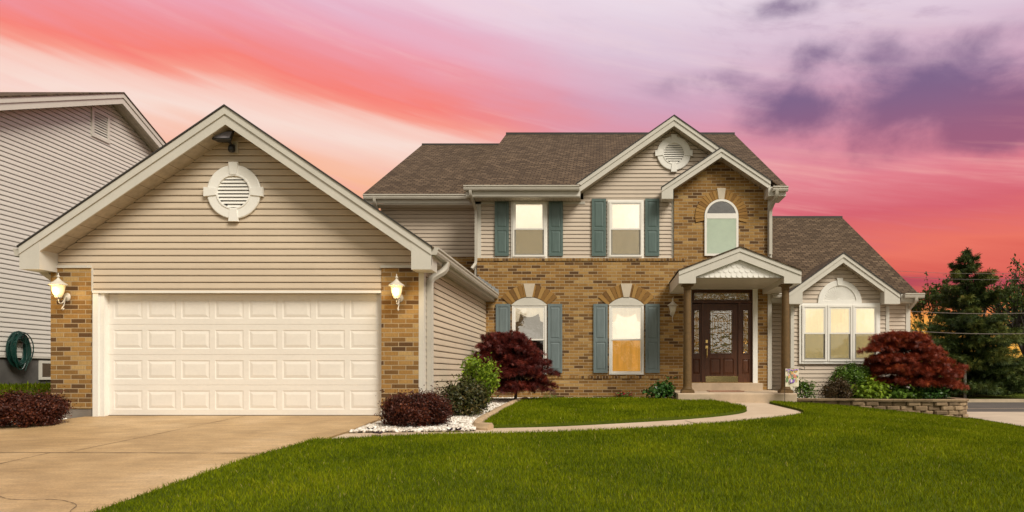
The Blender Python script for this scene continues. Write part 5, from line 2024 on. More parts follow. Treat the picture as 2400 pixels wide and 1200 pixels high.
# doormat
m = MB()
mx0, mx1 = X(1659, 17.35), X(1738, 17.35)
m.box(mx0, mx1, 17.0, 17.55, 0.303, 0.322)
tag(m.build('doormat', 'mat_red', None), 'thin reddish brown doormat on the porch slab before the door', 'mat')

# garden flag on its wire stand
FY = 15.75
fx0, fx1 = X(1840.5, FY), X(1872, FY)
fz0, fz1 = Z(906, FY), Z(865, FY)
t = thing('garden_flag', (fx0, FY, terrain(fx0, FY) + 0.04), 'small floral garden flag on thin wire stand beside the right porch column', 'flag')
m = MB()
gz = float(terrain(fx0, FY))
m.tube(bend([(fx0 - 0.012, FY, gz - 0.05), (fx0 - 0.012, FY, fz1 + 0.012), (fx1 + 0.03, FY, fz1 + 0.012), (fx1 + 0.13, FY, fz1 - 0.02), (fx1 + 0.14, FY, fz1 + 0.05), (fx1 + 0.09, FY, fz1 + 0.06)], 0.02), 0.006, 6)
m.build('stand', 'dark_metal', t)
m = MB()
n = 8
for i in range(n):
    u0, u1 = i / n, (i + 1) / n
    f_ = lambda u: FY - 0.012 + 0.01 * math.sin(u * 7)
    m.quad((fx0 + (fx1 - fx0) * u0, f_(u0), fz0), (fx0 + (fx1 - fx0) * u1, f_(u1), fz0), (fx0 + (fx1 - fx0) * u1, f_(u1), fz1 + 0.012), (fx0 + (fx1 - fx0) * u0, f_(u0), fz1 + 0.012))
m.add([(fx0 + 0.10, FY - 0.012, fz0), (fx0 + 0.20, FY - 0.012, fz0), (fx0 + 0.15, FY - 0.012, fz0 - 0.08)], [(0, 1, 2)])
fl = m.build('banner', 'flag_cloth', t)
# printed flowers: blossoms over a striped round pot, as thin cloth prints
m = MB()
fw_, fh_ = fx1 - fx0, fz1 - fz0
def blob(u, v, r, tint, sq=1.0, n=9, lay=0):
    c_ = (fx0 + fw_ * u, fz0 + fh_ * v)
    y = FY - 0.026 - 0.0006 * lay
    pts = [(c_[0] + r * math.cos(2 * math.pi * k / n) * (1 + 0.25 * math.sin(k * 2.4)), y, c_[1] + sq * r * math.sin(2 * math.pi * k / n) * (1 + 0.25 * math.sin(k * 2.4))) for k in range(n)]
    m.add(pts, [tuple(range(n))], tint)
fr_ = np.random.default_rng(5)
for k in range(34):
    blob(fr_.uniform(0.08, 0.92), fr_.uniform(0.30, 0.97), fr_.uniform(0.008, 0.02), float(fr_.choice([0.65, 0.65, 0.8, 0.5, 0.2])), 1.8, lay=k % 5)
for k in range(10):
    blob(0.08 + k * 0.093, 0.95 + 0.02 * math.sin(k), 0.017, [0.05, 0.2][k % 2], 0.8, lay=6)
blob(0.50, 0.76, 0.030, 0.5, lay=7)
blob(0.68, 0.58, 0.036, 0.36, lay=8)
blob(0.27, 0.55, 0.030, 0.5, lay=7)
blob(0.66, 0.66, 0.024, 0.36, lay=9)
blob(0.50, 0.45, 0.022, 0.65, lay=9)
blob(0.48, 0.31, 0.060, 0.05, 0.8, lay=10)
blob(0.44, 0.33, 0.022, 0.95, 1.9, lay=11)
blob(0.58, 0.31, 0.010, 0.2, 2.8, lay=11)
blob(0.34, 0.32, 0.012, 0.2, 2.2, lay=11)
blob(0.8, 0.42, 0.02, 0.8, lay=9)
m.build('flower_print', 'flag_print', fl)
# ------------------------------------------------------------------ neighbour's house on the left
NX = -12.5
nyr = X(0, 1) and NX / ((258 - VX) / F)         # depth of the ridge
nyr = NX * F / (258 - VX)
nzr = Z(219, nyr)
nsl = 0.435
NH = thing('neighbour_house', (NX - 4, nyr, 0), 'neighbouring house with grey lapped siding and gable end facing right', 'house')
ny0, ny1 = nyr - 5.6, nyr + 5.6
nb = 1.12
oh = 0.32
m = MB()
siding(m, [(ny0, nb), (ny1, nb), (ny1, nzr - 0.26 - nsl * (ny1 - nyr)), (nyr, nzr - 0.26), (ny0, nzr - 0.26 - nsl * (nyr - ny0))], rightside(NX), 0.1016, nb)
m.build('wall', 'siding_grey', NH)
m = MB()
m.box(NX - 9, NX - 8.9, ny0, ny1, 0, 5)
m.box(NX - 8.9, NX - 0.01, ny0, ny0 + 0.1, 0, nzr - 0.3 - nsl * 5.6)
m.box(NX - 8.9, NX - 0.01, ny1 - 0.1, ny1, 0, nzr - 0.3 - nsl * 5.6)
m.build('side_wall', 'siding_grey', NH)
m = MB()
m.box(NX - 0.25, NX - 0.025, ny0, ny1, -0.5, nb - 0.004)
m.build('foundation', 'foundation_dark', NH)
m = MB()
m.box(NX - 0.022, NX + 0.016, ny0, ny1, nb - 0.03, nb + 0.004)
m.build('starter_strip', 'trim', NH)
for sg in (-1, 1):
    ye = nyr + sg * 6.0
    ze = nzr - nsl * 6.0
    m = MB()
    q = [(nyr, nzr), (ye, ze), (ye, ze - 0.26), (nyr, nzr - 0.26)]
    m.prism(q, NX + oh - 0.025, NX + oh, 'x')
    m.prism([(nyr, nzr + 0.002), (ye, ze + 0.002), (ye, ze - 0.11), (nyr, nzr - 0.11)], NX + oh + 0.001, NX + oh + 0.022, 'x')
    m.build('fascia', 'trim', NH)
    m = MB()
    m.quad((NX, nyr, nzr - 0.245), (NX + oh - 0.026, nyr, nzr - 0.245), (NX + oh - 0.026, ye, ze - 0.245), (NX, ye, ze - 0.245))
    m.build('soffit', 'soffit_vinyl', NH)
    m = MB()
    roof_slab(m, [(NX - 9, nyr, nzr + 0.035), (NX + oh + 0.04, nyr, nzr + 0.035), (NX + oh + 0.04, ye, ze + 0.035), (NX - 9, ye, ze + 0.035)], 0.03)
    m.build('roof', 'shingle', NH)
# rectangular gable vent
vy0, vy1 = NX * F / (212 - VX), NX * F / (254 - VX)
vz0, vz1 = Z(318, vy0), Z(250, vy0)
m = MB()
c = 0.075
m.box(NX + 0.0, NX + 0.045, vy0, vy0 + c, vz0, vz1)
m.box(NX + 0.0, NX + 0.045, vy1 - c, vy1, vz0, vz1)
m.box(NX + 0.0, NX + 0.045, vy0 + c, vy1 - c, vz1 - c, vz1)
m.box(NX + 0.0, NX + 0.045, vy0 + c, vy1 - c, vz0, vz0 + c)
nv = m.build('gable_vent', 'trim', NH)
m = MB()
k = 9
for i in range(k):
    z0 = vz0 + c + (vz1 - vz0 - 2 * c) * i / k
    z1 = z0 + (vz1 - vz0 - 2 * c) / k
    m.quad((NX + 0.042, vy0 + c, z0), (NX + 0.042, vy1 - c, z0), (NX + 0.018, vy1 - c, z1 - 0.012), (NX + 0.018, vy0 + c, z1 - 0.012))
m.build('louver', 'trim', nv)
m = MB()
m.quad((NX + 0.0165, vy0 + c, vz0 + c), (NX + 0.0165, vy1 - c, vz0 + c), (NX + 0.0165, vy1 - c, vz1 - c), (NX + 0.0165, vy0 + c, vz1 - c))
m.build('vent_backing', 'dark_metal', nv)
# basement window
by0 = NX * F / (93 - VX)
by1 = by0 + 0.82
bz0_, bz1_ = Z(890, by0), Z(845, by0)
m = MB()
c = 0.06
m.box(NX - 0.03, NX + 0.01, by0, by0 + c, bz0_, bz1_)
m.box(NX - 0.03, NX + 0.01, by1 - c, by1, bz0_, bz1_)
m.box(NX - 0.03, NX + 0.01, by0 + c, by1 - c, bz1_ - c, bz1_)
m.box(NX - 0.03, NX + 0.01, by0 + c, by1 - c, bz0_, bz0_ + c)
bw = m.build('window', 'trim', NH)
m = MB()
m.quad((NX - 0.018, by0 + c, bz0_ + c), (NX - 0.018, by1 - c, bz0_ + c), (NX - 0.018, by1 - c, bz1_ - c), (NX - 0.018, by0 + c, bz1_ - c))
m.build('pane', 'glass', bw)
m = MB()
m.quad((NX - 0.022, by0 + c, bz0_ + c), (NX - 0.022, by1 - c, bz0_ + c), (NX - 0.022, by1 - c, bz1_ - c), (NX - 0.022, by0 + c, bz1_ - c))
m.build('window_backing', 'room_dark', bw)
# garden hose
hy, hz = NX * F / (33 - VX), Z(818, NX * F / (33 - VX))
t = thing('garden_hose', (NX + 0.05, hy, hz), 'coiled dark green garden hose hung on the grey neighbouring wall', 'hose')
m = MB()
pts = []
hr_ = np.random.default_rng(3)
for k in range(26):
    ry, rz = hr_.uniform(0.15, 0.29), hr_.uniform(0.24, 0.37)
    oy, oz, ox = hr_.uniform(-0.05, 0.05), hr_.uniform(-0.05, 0.03), 0.05 + hr_.uniform(0, 0.12)
    for j in range(22):
        a = 2 * math.pi * j / 22
        pts.append((NX + ox + 0.01 * math.sin(a * 2 + k), hy + oy + ry * math.sin(a), hz + oz + rz * math.cos(a) - 0.05 * max(0, -math.cos(a))))
pts += [(NX + 0.16, hy + 0.12, hz + 0.1), (NX + 0.17, hy + 0.17, hz - 0.25), (NX + 0.15, hy + 0.10, hz - 0.46)]
m.tube(pts, 0.011, 6)
m.build('hose', 'hose_green', t)
m = MB()
m.tube(bend([(NX + 0.0, hy + 0.02, hz + 0.20), (NX + 0.16, hy + 0.02, hz + 0.20), (NX + 0.18, hy + 0.02, hz + 0.29)], 0.04), 0.012, 6)
m.build('hanger', 'dark_metal', t)

# ------------------------------------------------------------------ retaining wall and bed edging
t = thing('retaining_wall', (6.5, 15.8, 0), 'low curved retaining wall of tan split face concrete blocks at the right bed', 'wall')
rwp = np.array(RW)
seg = np.r_[0, np.cumsum(np.hypot(*np.diff(rwp, axis=0).T))]
def rw_at(d, off=0.0):
    x = np.interp(d, seg, rwp[:, 0])
    y = np.interp(d, seg, rwp[:, 1])
    e = 0.05
    tx = np.interp(d + e, seg, rwp[:, 0]) - np.interp(d - e, seg, rwp[:, 0])
    ty = np.interp(d + e, seg, rwp[:, 1]) - np.interp(d - e, seg, rwp[:, 1])
    l = math.hypot(tx, ty)
    return x - ty / l * off, y + tx / l * off
wr = np.random.default_rng(21)
top_z = 0.165
LEN = seg[-1]
for row in range(4):
    z1 = top_z - 0.055 - row * 0.10
    z0 = z1 - 0.097
    d = -0.15 * (row % 2)
    while d < LEN - 0.02:
        d0, d1 = max(d, 0) + 0.003, min(d + 0.30, LEN) - 0.003
        d += 0.30
        x_, y_ = rw_at((d0 + d1) / 2)
        if z1 < float(terrain(x_, y_)) - 0.02 or d1 - d0 < 0.05:
            continue
        # split-face block: three bulging facets, set slightly in or out
        inn = wr.uniform(-0.012, 0.012) + (0.035 if wr.uniform() < 0.28 else 0)
        cols = [d0, d0 + 0.035, d0 + (d1 - d0) * 0.5, d1 - 0.035, d1]
        zs_ = [z0, z0 + 0.02, z1 - 0.02, z1]
        m = MB()
        vs = []
        for zi, zz in enumerate(zs_):
            for ci, dd in enumerate(cols):
                out = (0.0 if ci in (0, 4) else -0.03) + (0.012 if zi in (0, 3) else 0) + inn + wr.uniform(-0.008, 0.008)
                vs.append((*rw_at(dd, out), zz))
        nb_ = len(vs)
        for zz in (z0, z1):
            for dd in (d0, d1):
                vs.append((*rw_at(dd, 0.2), zz))
        fs = [(r_ * 5 + c_, r_ * 5 + c_ + 1, r_ * 5 + c_ + 6, r_ * 5 + c_ + 5) for r_ in range(3) for c_ in range(4)]
        fs.append((15, 16, 17, 18, 19, nb_ + 3, nb_ + 2))
        fs.append((0, 5, 10, 15, nb_ + 2, nb_))
        fs.append((4, nb_ + 1, nb_ + 3, 19, 14, 9))
        m.add(vs, fs, tint=float(wr.uniform(0.2, 0.9)))
        m.build('block', 'wall_block', t)
m = MB()
d = 0.0
while d < LEN - 0.05:
    d1 = min(d + 0.42, LEN)
    dd = np.linspace(d + 0.002, d1 - 0.002, 5)
    vs = []
    for o_, z_ in ((-0.05, top_z - 0.052), (-0.06, top_z - 0.012), (-0.045, top_z), (0.22, top_z), (0.22, top_z - 0.05)):
        vs += [(*rw_at(q, o_ + wr.uniform(-0.004, 0.004)), z_) for q in dd]
    m.add(vs, [(r_ * 5 + c_, r_ * 5 + c_ + 1, r_ * 5 + c_ + 6, r_ * 5 + c_ + 5) for r_ in range(4) for c_ in range(4)], tint=float(wr.uniform(0.35, 0.8)))
    d = d1
m.build('cap', 'wall_block', t)

# moulded concrete edging round the gravel bed
ed = smooth_poly([(-1.92, 17.0), (-1.97, 16.0), (-2.02, 15.2), (-2.07, 13.7), (-2.09, 12.0), (-2.06, 11.2), (-1.95, 10.75), (-1.74, 10.62)], 7, False)
m = MB()
edz = terrain(np.array([p[0] for p in ed]), np.array([p[1] for p in ed]))
m.tube([(p[0], p[1], float(z) + 0.0) for p, z in zip(ed, edz)], 0, sec=[(-0.085, -0.05), (-0.085, 0.06), (-0.045, 0.105), (0.03, 0.095), (0.06, 0.055), (0.085, 0.03), (0.085, -0.05)])
o = m.build('garden_edging', 'edging')
tag(o, 'tan concrete edging curving between the white gravel and the lawn island', 'edging')

# ------------------------------------------------------------------ plants


def rand_dirs(n, g):
    v = g.normal(size=(n, 3))
    return v / np.linalg.norm(v, axis=1)[:, None]


def leaf_mesh(name, mat, C, size, g, parent, ratio=0.5, lobes=1, up=0.3, outc=None, droop=0.0, tint=None, spread=R(38), along=None):
    """little leaves at the points C: folded diamonds, or several narrow lobes fanned out from one stalk"""
    n = len(C)
    size = size * g.uniform(0.65, 1.3, n)
    nrm = rand_dirs(n, g) + np.array([0, 0, up])
    if outc is not None:
        o_ = C - outc
        o_ /= np.linalg.norm(o_, axis=1)[:, None] + 1e-9
        nrm += 0.8 * o_
    nrm /= np.linalg.norm(nrm, axis=1)[:, None]
    if along is None:
        al = np.cross(nrm, rand_dirs(n, g))
        al[:, 2] -= droop
    else:
        al = along + 0.35 * rand_dirs(n, g)
        al[:, 2] -= droop
    al -= nrm * np.sum(al * nrm, 1)[:, None]
    al /= np.linalg.norm(al, axis=1)[:, None] + 1e-9
    sd = np.cross(nrm, al)
    Vs, Fs, Ts = [], [], []
    if tint is None:
        tint = np.clip(g.normal(0.5, 0.22, n), 0, 1)
    for k in range(lobes):
        a = 0 if lobes == 1 else (k / (lobes - 1) - 0.5) * 2 * spread
        l = size * (1.0 - 0.25 * abs(a) / max(spread, 1e-6) if lobes > 1 else 1.0)
        d = al * math.cos(a) + sd * math.sin(a)
        s_ = -al * math.sin(a) + sd * math.cos(a)
        wdt = (l * ratio * 0.5)[:, None]
        b = C
        mid = C + d * (l * 0.45)[:, None] + nrm * (l * 0.06)[:, None]
        tip = C + d * l[:, None] - nrm * (l * 0.10)[:, None]
        Vs.append(np.stack([b, mid - s_ * wdt, tip, mid + s_ * wdt], 1).reshape(-1, 3))
        Fs.append(np.arange(n)[:, None] * 4 + np.array([[0, 1, 2, 3]]) + k * n * 4)
        Ts.append(tint)
    return np_mesh(name, np.concatenate(Vs), np.concatenate(Fs), mat, parent, np.concatenate(Ts))


def clump_points(g, c, rx, ry, h, n, n_cl, cl_r, zmin=0.0, flat=1.0, core=0.0, top_bias=0.0):
    """leaf positions in clumps set over a dome above the point c"""
    cl = rand_dirs(n_cl * 3, g)
    cl = cl[cl[:, 2] > -0.62 + top_bias][:n_cl]
    rad_ = g.uniform(0.55 + core, 1.0, (len(cl), 1)) * g.uniform(0.85, 1.10, (len(cl), 1))
    cc = cl * rad_ * np.array([rx, ry, h * 0.56]) + np.array([0, 0, h * 0.43])
    cc[:, 2] = np.maximum(cc[:, 2], zmin)
    wgt = g.dirichlet(np.ones(len(cl)) * 2)
    which = g.choice(len(cl), n, p=wgt)
    p = cc[which] + g.normal(size=(n, 3)) * cl_r * np.array([1, 1, flat])
    stray = g.uniform(size=n) < 0.07
    p[stray] += g.normal(size=(stray.sum(), 3)) * cl_r * 1.6
    p[:, 2] = np.abs(p[:, 2] - 0.02) + 0.02
    shade = g.normal(0, 0.10, len(cl))[which]
    return p + c, cc + c, shade


def shrub(name, label, cat, px, pyb, Y, wpx, hpx, mat, seed, n=4000, leaf=0.03, ratio=0.55, lobes=1, n_cl=60, cl_r=0.09, depth=0.85, group=None, core=0.0, up=0.3, spread=R(38), droop=0.0, flat=1.0, zoff=0.0, twigs=14, shape='dome', zb=None):
    g = np.random.default_rng(seed)
    x, z = X(px, Y), Z(pyb, Y)
    if zb is not None:
        z = zb
    rx, h = wpx / F * Y / 2, hpx / F * Y
    t = thing(name, (x, Y, z), label, cat, group)
    c = np.array([x, Y, z])
    P, cc, sh = clump_points(g, c, rx * 0.92, rx * depth, h * 0.94, n, n_cl, cl_r, flat=flat, core=core)
    tint = np.clip(0.48 + sh + g.normal(0, 0.17, n), 0, 1)
    leaf_mesh('foliage', mat, P, leaf, g, t, ratio, lobes, up, c + np.array([0, 0, h * 0.3]), droop, tint, spread)
    m = MB()
    for q in cc[g.permutation(len(cc))[:twigs]]:
        b = c + np.array([g.normal(0, 0.04), g.normal(0, 0.04), -0.03])
        mid = (b + q) / 2 + g.normal(0, 0.03, 3)
        m.tube([b, mid, q], [0.010, 0.007, 0.003], 5)
    m.build('stems', 'bark', t)
    return t


shrub('barberry_shrub', 'rounded dark red barberry bush on white gravel at the right end of the garage door', 'shrub', 976, 1000, 11.0, 165, 84, 'leaf_barberry', 31, 26000, 0.034, 0.65, 1, 170, 0.052, 0.8, core=0.16, twigs=5, flat=0.8, group='red barberry bushes beside the driveway')
shrub('barberry_shrub', 'dark red barberry bush at the left edge before the left brick pier', 'shrub', 66, 998, 10.95, 172, 80, 'leaf_barberry', 32, 26000, 0.034, 0.65, 1, 170, 0.052, 0.8, core=0.16, twigs=5, flat=0.8, group='red barberry bushes beside the driveway')
shrub('olive_shrub', 'dark olive green leafy shrub beside the garage downspout', 'shrub', 1088, 971, 12.6, 118, 84, 'leaf_olive', 33, 7000, 0.055, 0.55, 1, 80, 0.07, 0.8, core=0.05, twigs=8)
shrub('hosta', 'dark green broad leaved plant at the left side of the porch slab', 'plant', 1549, 939, 16.7, 70, 46, 'leaf_hosta', 34, 900, 0.085, 0.75, 1, 50, 0.05, 0.8, up=0.6)
shrub('low_shrub', 'small bright green shrub behind the floral flag', 'shrub', 1884, 934, 16.9, 52, 44, 'leaf_mid', 35, 900, 0.055, 0.7, 1, 40, 0.05, 0.9, up=0.5)
shrub('boxwood', 'dense rounded green shrub below the left of the triple window', 'shrub', 2002, 936, 16.9, 112, 82, 'leaf_mid', 36, 13000, 0.050, 0.6, 1, 170, 0.05, 0.85, core=0.30, twigs=5)
shrub('bronze_shrub', 'bronze green small leaved shrub in front of the rounded green shrub', 'shrub', 1962, 938, 16.35, 76, 52, 'leaf_bronze', 37, 4200, 0.045, 0.5, 1, 70, 0.06, 0.8, core=0.1, twigs=8)
shrub('ground_plant', 'bright lobed leaf plant nearest the bronze shrub above the block wall', 'plant', 2042, 938, 16.25, 82, 40, 'leaf_bright', 38, 1500, 0.105, 0.35, 3, 50, 0.07, 0.6, up=0.8, droop=0.3)
shrub('ground_plant', 'mid green lobed leaf plant under the left of the red maple above the block wall', 'plant', 2112, 938, 16.25, 92, 30, 'leaf_mid', 39, 1600, 0.095, 0.35, 3, 60, 0.07, 0.6, up=0.8, droop=0.3)
shrub('ground_plant', 'dark green leafy plant under the right of the red maple above the block wall', 'plant', 2185, 937, 16.3, 70, 34, 'leaf_hosta', 40, 900, 0.070, 0.5, 1, 46, 0.06, 0.7, up=0.6, droop=0.2)
shrub('weed_tuft', 'tuft of low green weeds at the foot of the dark maple', 'plant', 1290, 942, 17.0, 30, 18, 'leaf_mid', 41, 260, 0.06, 0.25, 1, 14, 0.05, 0.7, up=0.2, twigs=4)
t = shrub('begonia', 'low plant with red flowers against the brick wall', 'plant', 1461, 938, 17.45, 50, 18, 'leaf_hosta', 42, 420, 0.05, 0.7, 1, 30, 0.04, 0.7, up=0.5, twigs=5)
g = np.random.default_rng(43)
bc = np.array(t.location)
C = bc + np.c_[g.uniform(-0.24, 0.24, 90), g.uniform(-0.15, 0.05, 90), g.uniform(0.09, 0.21, 90)]
leaf_mesh('flower', 'petal_red', C, 0.045, g, t, 0.9, 1, 0.6, None)

# tall, twiggy bright green shrub
g = np.random.default_rng(50)
sx, sY = X(1124, 13.5), 13.5
sz = Z(950, sY)
t = thing('leafy_shrub', (sx, sY, sz), 'tall bright green twiggy shrub between the olive shrub and the dark maple', 'shrub')
m = MB()
C = []
hmax = 130 / F * sY
for k in range(44):
    a = g.uniform(0, 2 * math.pi)
    r_ = g.uniform(0.05, 1) ** 0.7
    hh = hmax * g.uniform(0.45, 1.05) * (1.0 - 0.25 * r_)
    tip = np.array([sx + 0.43 * r_ * math.cos(a), sY + 0.40 * r_ * math.sin(a), sz + hh])
    b = np.array([sx + g.normal(0, 0.05), sY + g.normal(0, 0.05), sz - 0.03])
    mid = b * 0.45 + tip * 0.55 + np.array([0, 0, 0.10]) + g.normal(0, 0.03, 3)
    m.tube([b, mid, tip], [0.009, 0.006, 0.003], 5)
    for q in np.linspace(0.18, 1.0, 26):
        p = b * (1 - q) ** 2 + mid * 2 * q * (1 - q) + tip * q * q
        for j in range(4):
            C.append(p + g.normal(0, 0.038, 3))
leaf_mesh('foliage', 'leaf_bright', np.array(C), 0.075, g, t, 0.5, 1, 0.3, None, 0.3)
m.build('stems', 'bark', t)


def japanese_maple(label, px, pyb, Y, wpx, hpx, crown_lo, mat, seed, n_sprays, lean=0.0, bark='bark_dark', trunk_px=None, thick=0.032, skew=0.0):
    """cut-leaf maple: short trunk, arching limbs, weeping layered sprays of finely divided leaves"""
    g = np.random.default_rng(seed)
    x, z = X(px, Y), Z(pyb, Y)
    rx, h = wpx / F * Y / 2, hpx / F * Y
    tx = X(trunk_px, Y) if trunk_px else x
    t = thing('japanese_maple', (tx, Y, z), label, 'tree', 'cut leaf maples in front of the house')
    c = np.array([x, Y, z])
    base = np.array([tx, Y, z])
    m = MB()
    fork = base + np.array([0.03, 0, h * 0.30])
    m.tube([base - (0, 0, 0.05), (base + fork) / 2 + (0.02, 0, 0), fork], [thick * 1.3, thick, thick * 0.85], 8)
    m.build('trunk', bark, t)
    m = MB()
    C, AL, SH = [], [], []
    for k in range(n_sprays):
        a = g.uniform(0, 2 * math.pi)
        u = g.uniform(0, 1)
        # layered dome: sprays sit on a few tiers and hang at the rim
        tier = g.choice([0.35, 0.55, 0.72, 0.88, 1.0], p=[0.22, 0.24, 0.22, 0.18, 0.14])
        rmax = math.sqrt(max(1 - ((tier - 0.30) / 0.78) ** 2, 0.02))
        r_ = rmax * math.sqrt(g.uniform(0.12, 1.0)) * g.uniform(0.9, 1.12)
        r_ *= g.uniform(0.78, 1.16)
        tip = c + np.array([rx * r_ * math.cos(a), rx * 0.85 * r_ * math.sin(a), h * (crown_lo + (1 - crown_lo) * tier * (1 - 0.12 * r_ * r_)) - 0.02])
        tip += g.normal(0, 0.055, 3) + np.array([skew * rx * (tier - 0.45), 0, 0])
        outd = np.array([math.cos(a), math.sin(a), 0])
        mid = fork * 0.5 + tip * 0.5 + np.array([0, 0, 0.12 * h])
        if k % 3 == 0:
            m.tube([fork, mid, tip], [thick * 0.42, thick * 0.24, 0.004], 5)
        sh = g.normal(0, 0.09)
        nl = 66
        L = g.uniform(0.22, 0.42) * rx
        s_ = g.uniform(0, 1, nl)
        lat = g.normal(0, 0.085 * rx, nl) * (1.15 - 0.8 * s_)
        sd = np.array([-math.sin(a), math.cos(a), 0])
        p = tip + outd * (L * (s_ - 0.4))[:, None] + sd * lat[:, None] + np.c_[np.zeros((nl, 2)), -0.22 * L * s_ * s_ - 0.3 * np.abs(lat) + g.normal(0, 0.022, nl)]
        C.append(p)
        AL.append(np.tile(outd, (nl, 1)))
        SH.append(np.full(nl, sh))
    C, AL, SH = np.concatenate(C), np.concatenate(AL), np.concatenate(SH)
    keep = C[:, 2] > z + 0.05
    C, AL, SH = C[keep], AL[keep], SH[keep]
    tint = np.clip(0.45 + SH + g.normal(0, 0.16, len(C)), 0, 1)
    leaf_mesh('crown', mat, C, 0.095, g, t, 0.13, 5, 0.35, None, 0.5, tint, R(62), AL)
    m.build('limbs', bark, t)
    return t


japanese_maple('dark purple red cut leaf maple in front of the left ground floor window', 1194, 938, 16.2, 186, 150, -0.06, 'leaf_maple_dark', 61, 430, trunk_px=1207, bark='bark', skew=-0.12)
japanese_maple('bright rust red cut leaf maple at the right corner of the house', 2136, 936, 16.75, 196, 152, -0.02, 'leaf_maple_red', 62, 430, trunk_px=2150, skew=-0.45)

# dry leaf litter on the gravel
g = np.random.default_rng(70)
for (px, py, Y) in ((880, 1007, 9.95), (888, 1009, 9.9), (1053, 1001, 10.3), (869, 998, 10.4), (1074, 1000, 10.35)):
    x = X(px, Y)
    m = MB()
    zz = float(terrain(x, Y)) + 0.05
    pts = [(x + 0.07 * math.cos(a) * g.uniform(0.5, 1.1), Y + 0.05 * math.sin(a), zz + 0.022 * math.sin(a * 2)) for a in np.linspace(0, 5.5, 8)]
    m.add(pts, [tuple(range(8))], 0.2)
    tag(m.build('dry_leaf', 'dry_leaf'), 'small dark dry leaf lying on the white gravel by the barberry bush', 'leaf', 'dry leaves on the gravel')

# ------------------------------------------------------------------ trees across the side street


def gz_at(x, Y):
    return float(terrain(x, Y)) - 0.03


def spruce(label, px, py_top, Y, wpx, seed, n_tiers=24):
    g = np.random.default_rng(seed)
    x = X(px, Y)
    z = gz_at(x, Y)
    H = Z(py_top, Y) - z
    t = thing('spruce_tree', (x, Y, z), label, 'tree')
    m = MB()
    m.tube([(x, Y, z - 0.1), (x + 0.02, Y, z + H * 0.5), (x, Y, z + H)], [0.17, 0.10, 0.012], 8)
    m.build('trunk', 'bark_dark', t)
    m = MB()
    C, AL, TN = [], [], []
    R0 = wpx / F * Y / 2
    for i in range(n_tiers):
        f = i / (n_tiers - 1)
        zt_ = z + H * (0.10 + 0.86 * f)
        L = R0 * (1 - f) ** 0.80 * (0.92 + 0.16 * math.sin(i * 2.1)) + 0.10
        for k in range(int(9 - 4 * f)):
            a = g.uniform(0, 2 * math.pi)
            l = L * g.uniform(0.55, 1.2)
            d = np.array([math.cos(a), math.sin(a), 0])
            sd = np.array([-d[1], d[0], 0])
            b = np.array([x, Y, zt_])
            dip = -0.10 * l if f < 0.6 else 0.10 * l
            mid = b + d * l * 0.55 + np.array([0, 0, dip * 0.8])
            tip = b + d * l + np.array([0, 0, dip + 0.10 * l])
            m.tube([b, mid, tip], [0.022 * (1.2 - f), 0.014, 0.004], 4)
            ns = int(12 + 60 * l)
            q = g.uniform(0.12, 1.02, ns)
            p = b * ((1 - q) ** 2)[:, None] + mid * (2 * q * (1 - q))[:, None] + tip * (q * q)[:, None]
            lat = g.normal(0, 1, ns) * 0.20 * l * (1.05 - q * 0.8)
            p = p + sd * lat[:, None] + np.c_[np.zeros((ns, 2)), -0.20 * np.abs(lat) + g.normal(0, 0.035, ns)]
            dirs = d + sd * np.sign(lat)[:, None] * 0.8
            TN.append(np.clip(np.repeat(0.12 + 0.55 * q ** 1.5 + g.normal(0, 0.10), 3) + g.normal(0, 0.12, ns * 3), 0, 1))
            C.append(np.repeat(p, 3, 0) + g.normal(0, 0.05, (ns * 3, 3)))
            AL.append(np.repeat(dirs, 3, 0))
    C, AL, TN = np.concatenate(C), np.concatenate(AL), np.concatenate(TN)
    C[:, 2] = np.minimum(C[:, 2], z + H + 0.05)
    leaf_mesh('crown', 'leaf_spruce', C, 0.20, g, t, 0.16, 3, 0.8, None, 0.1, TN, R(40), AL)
    m.build('limbs', 'bark_dark', t)
    return t


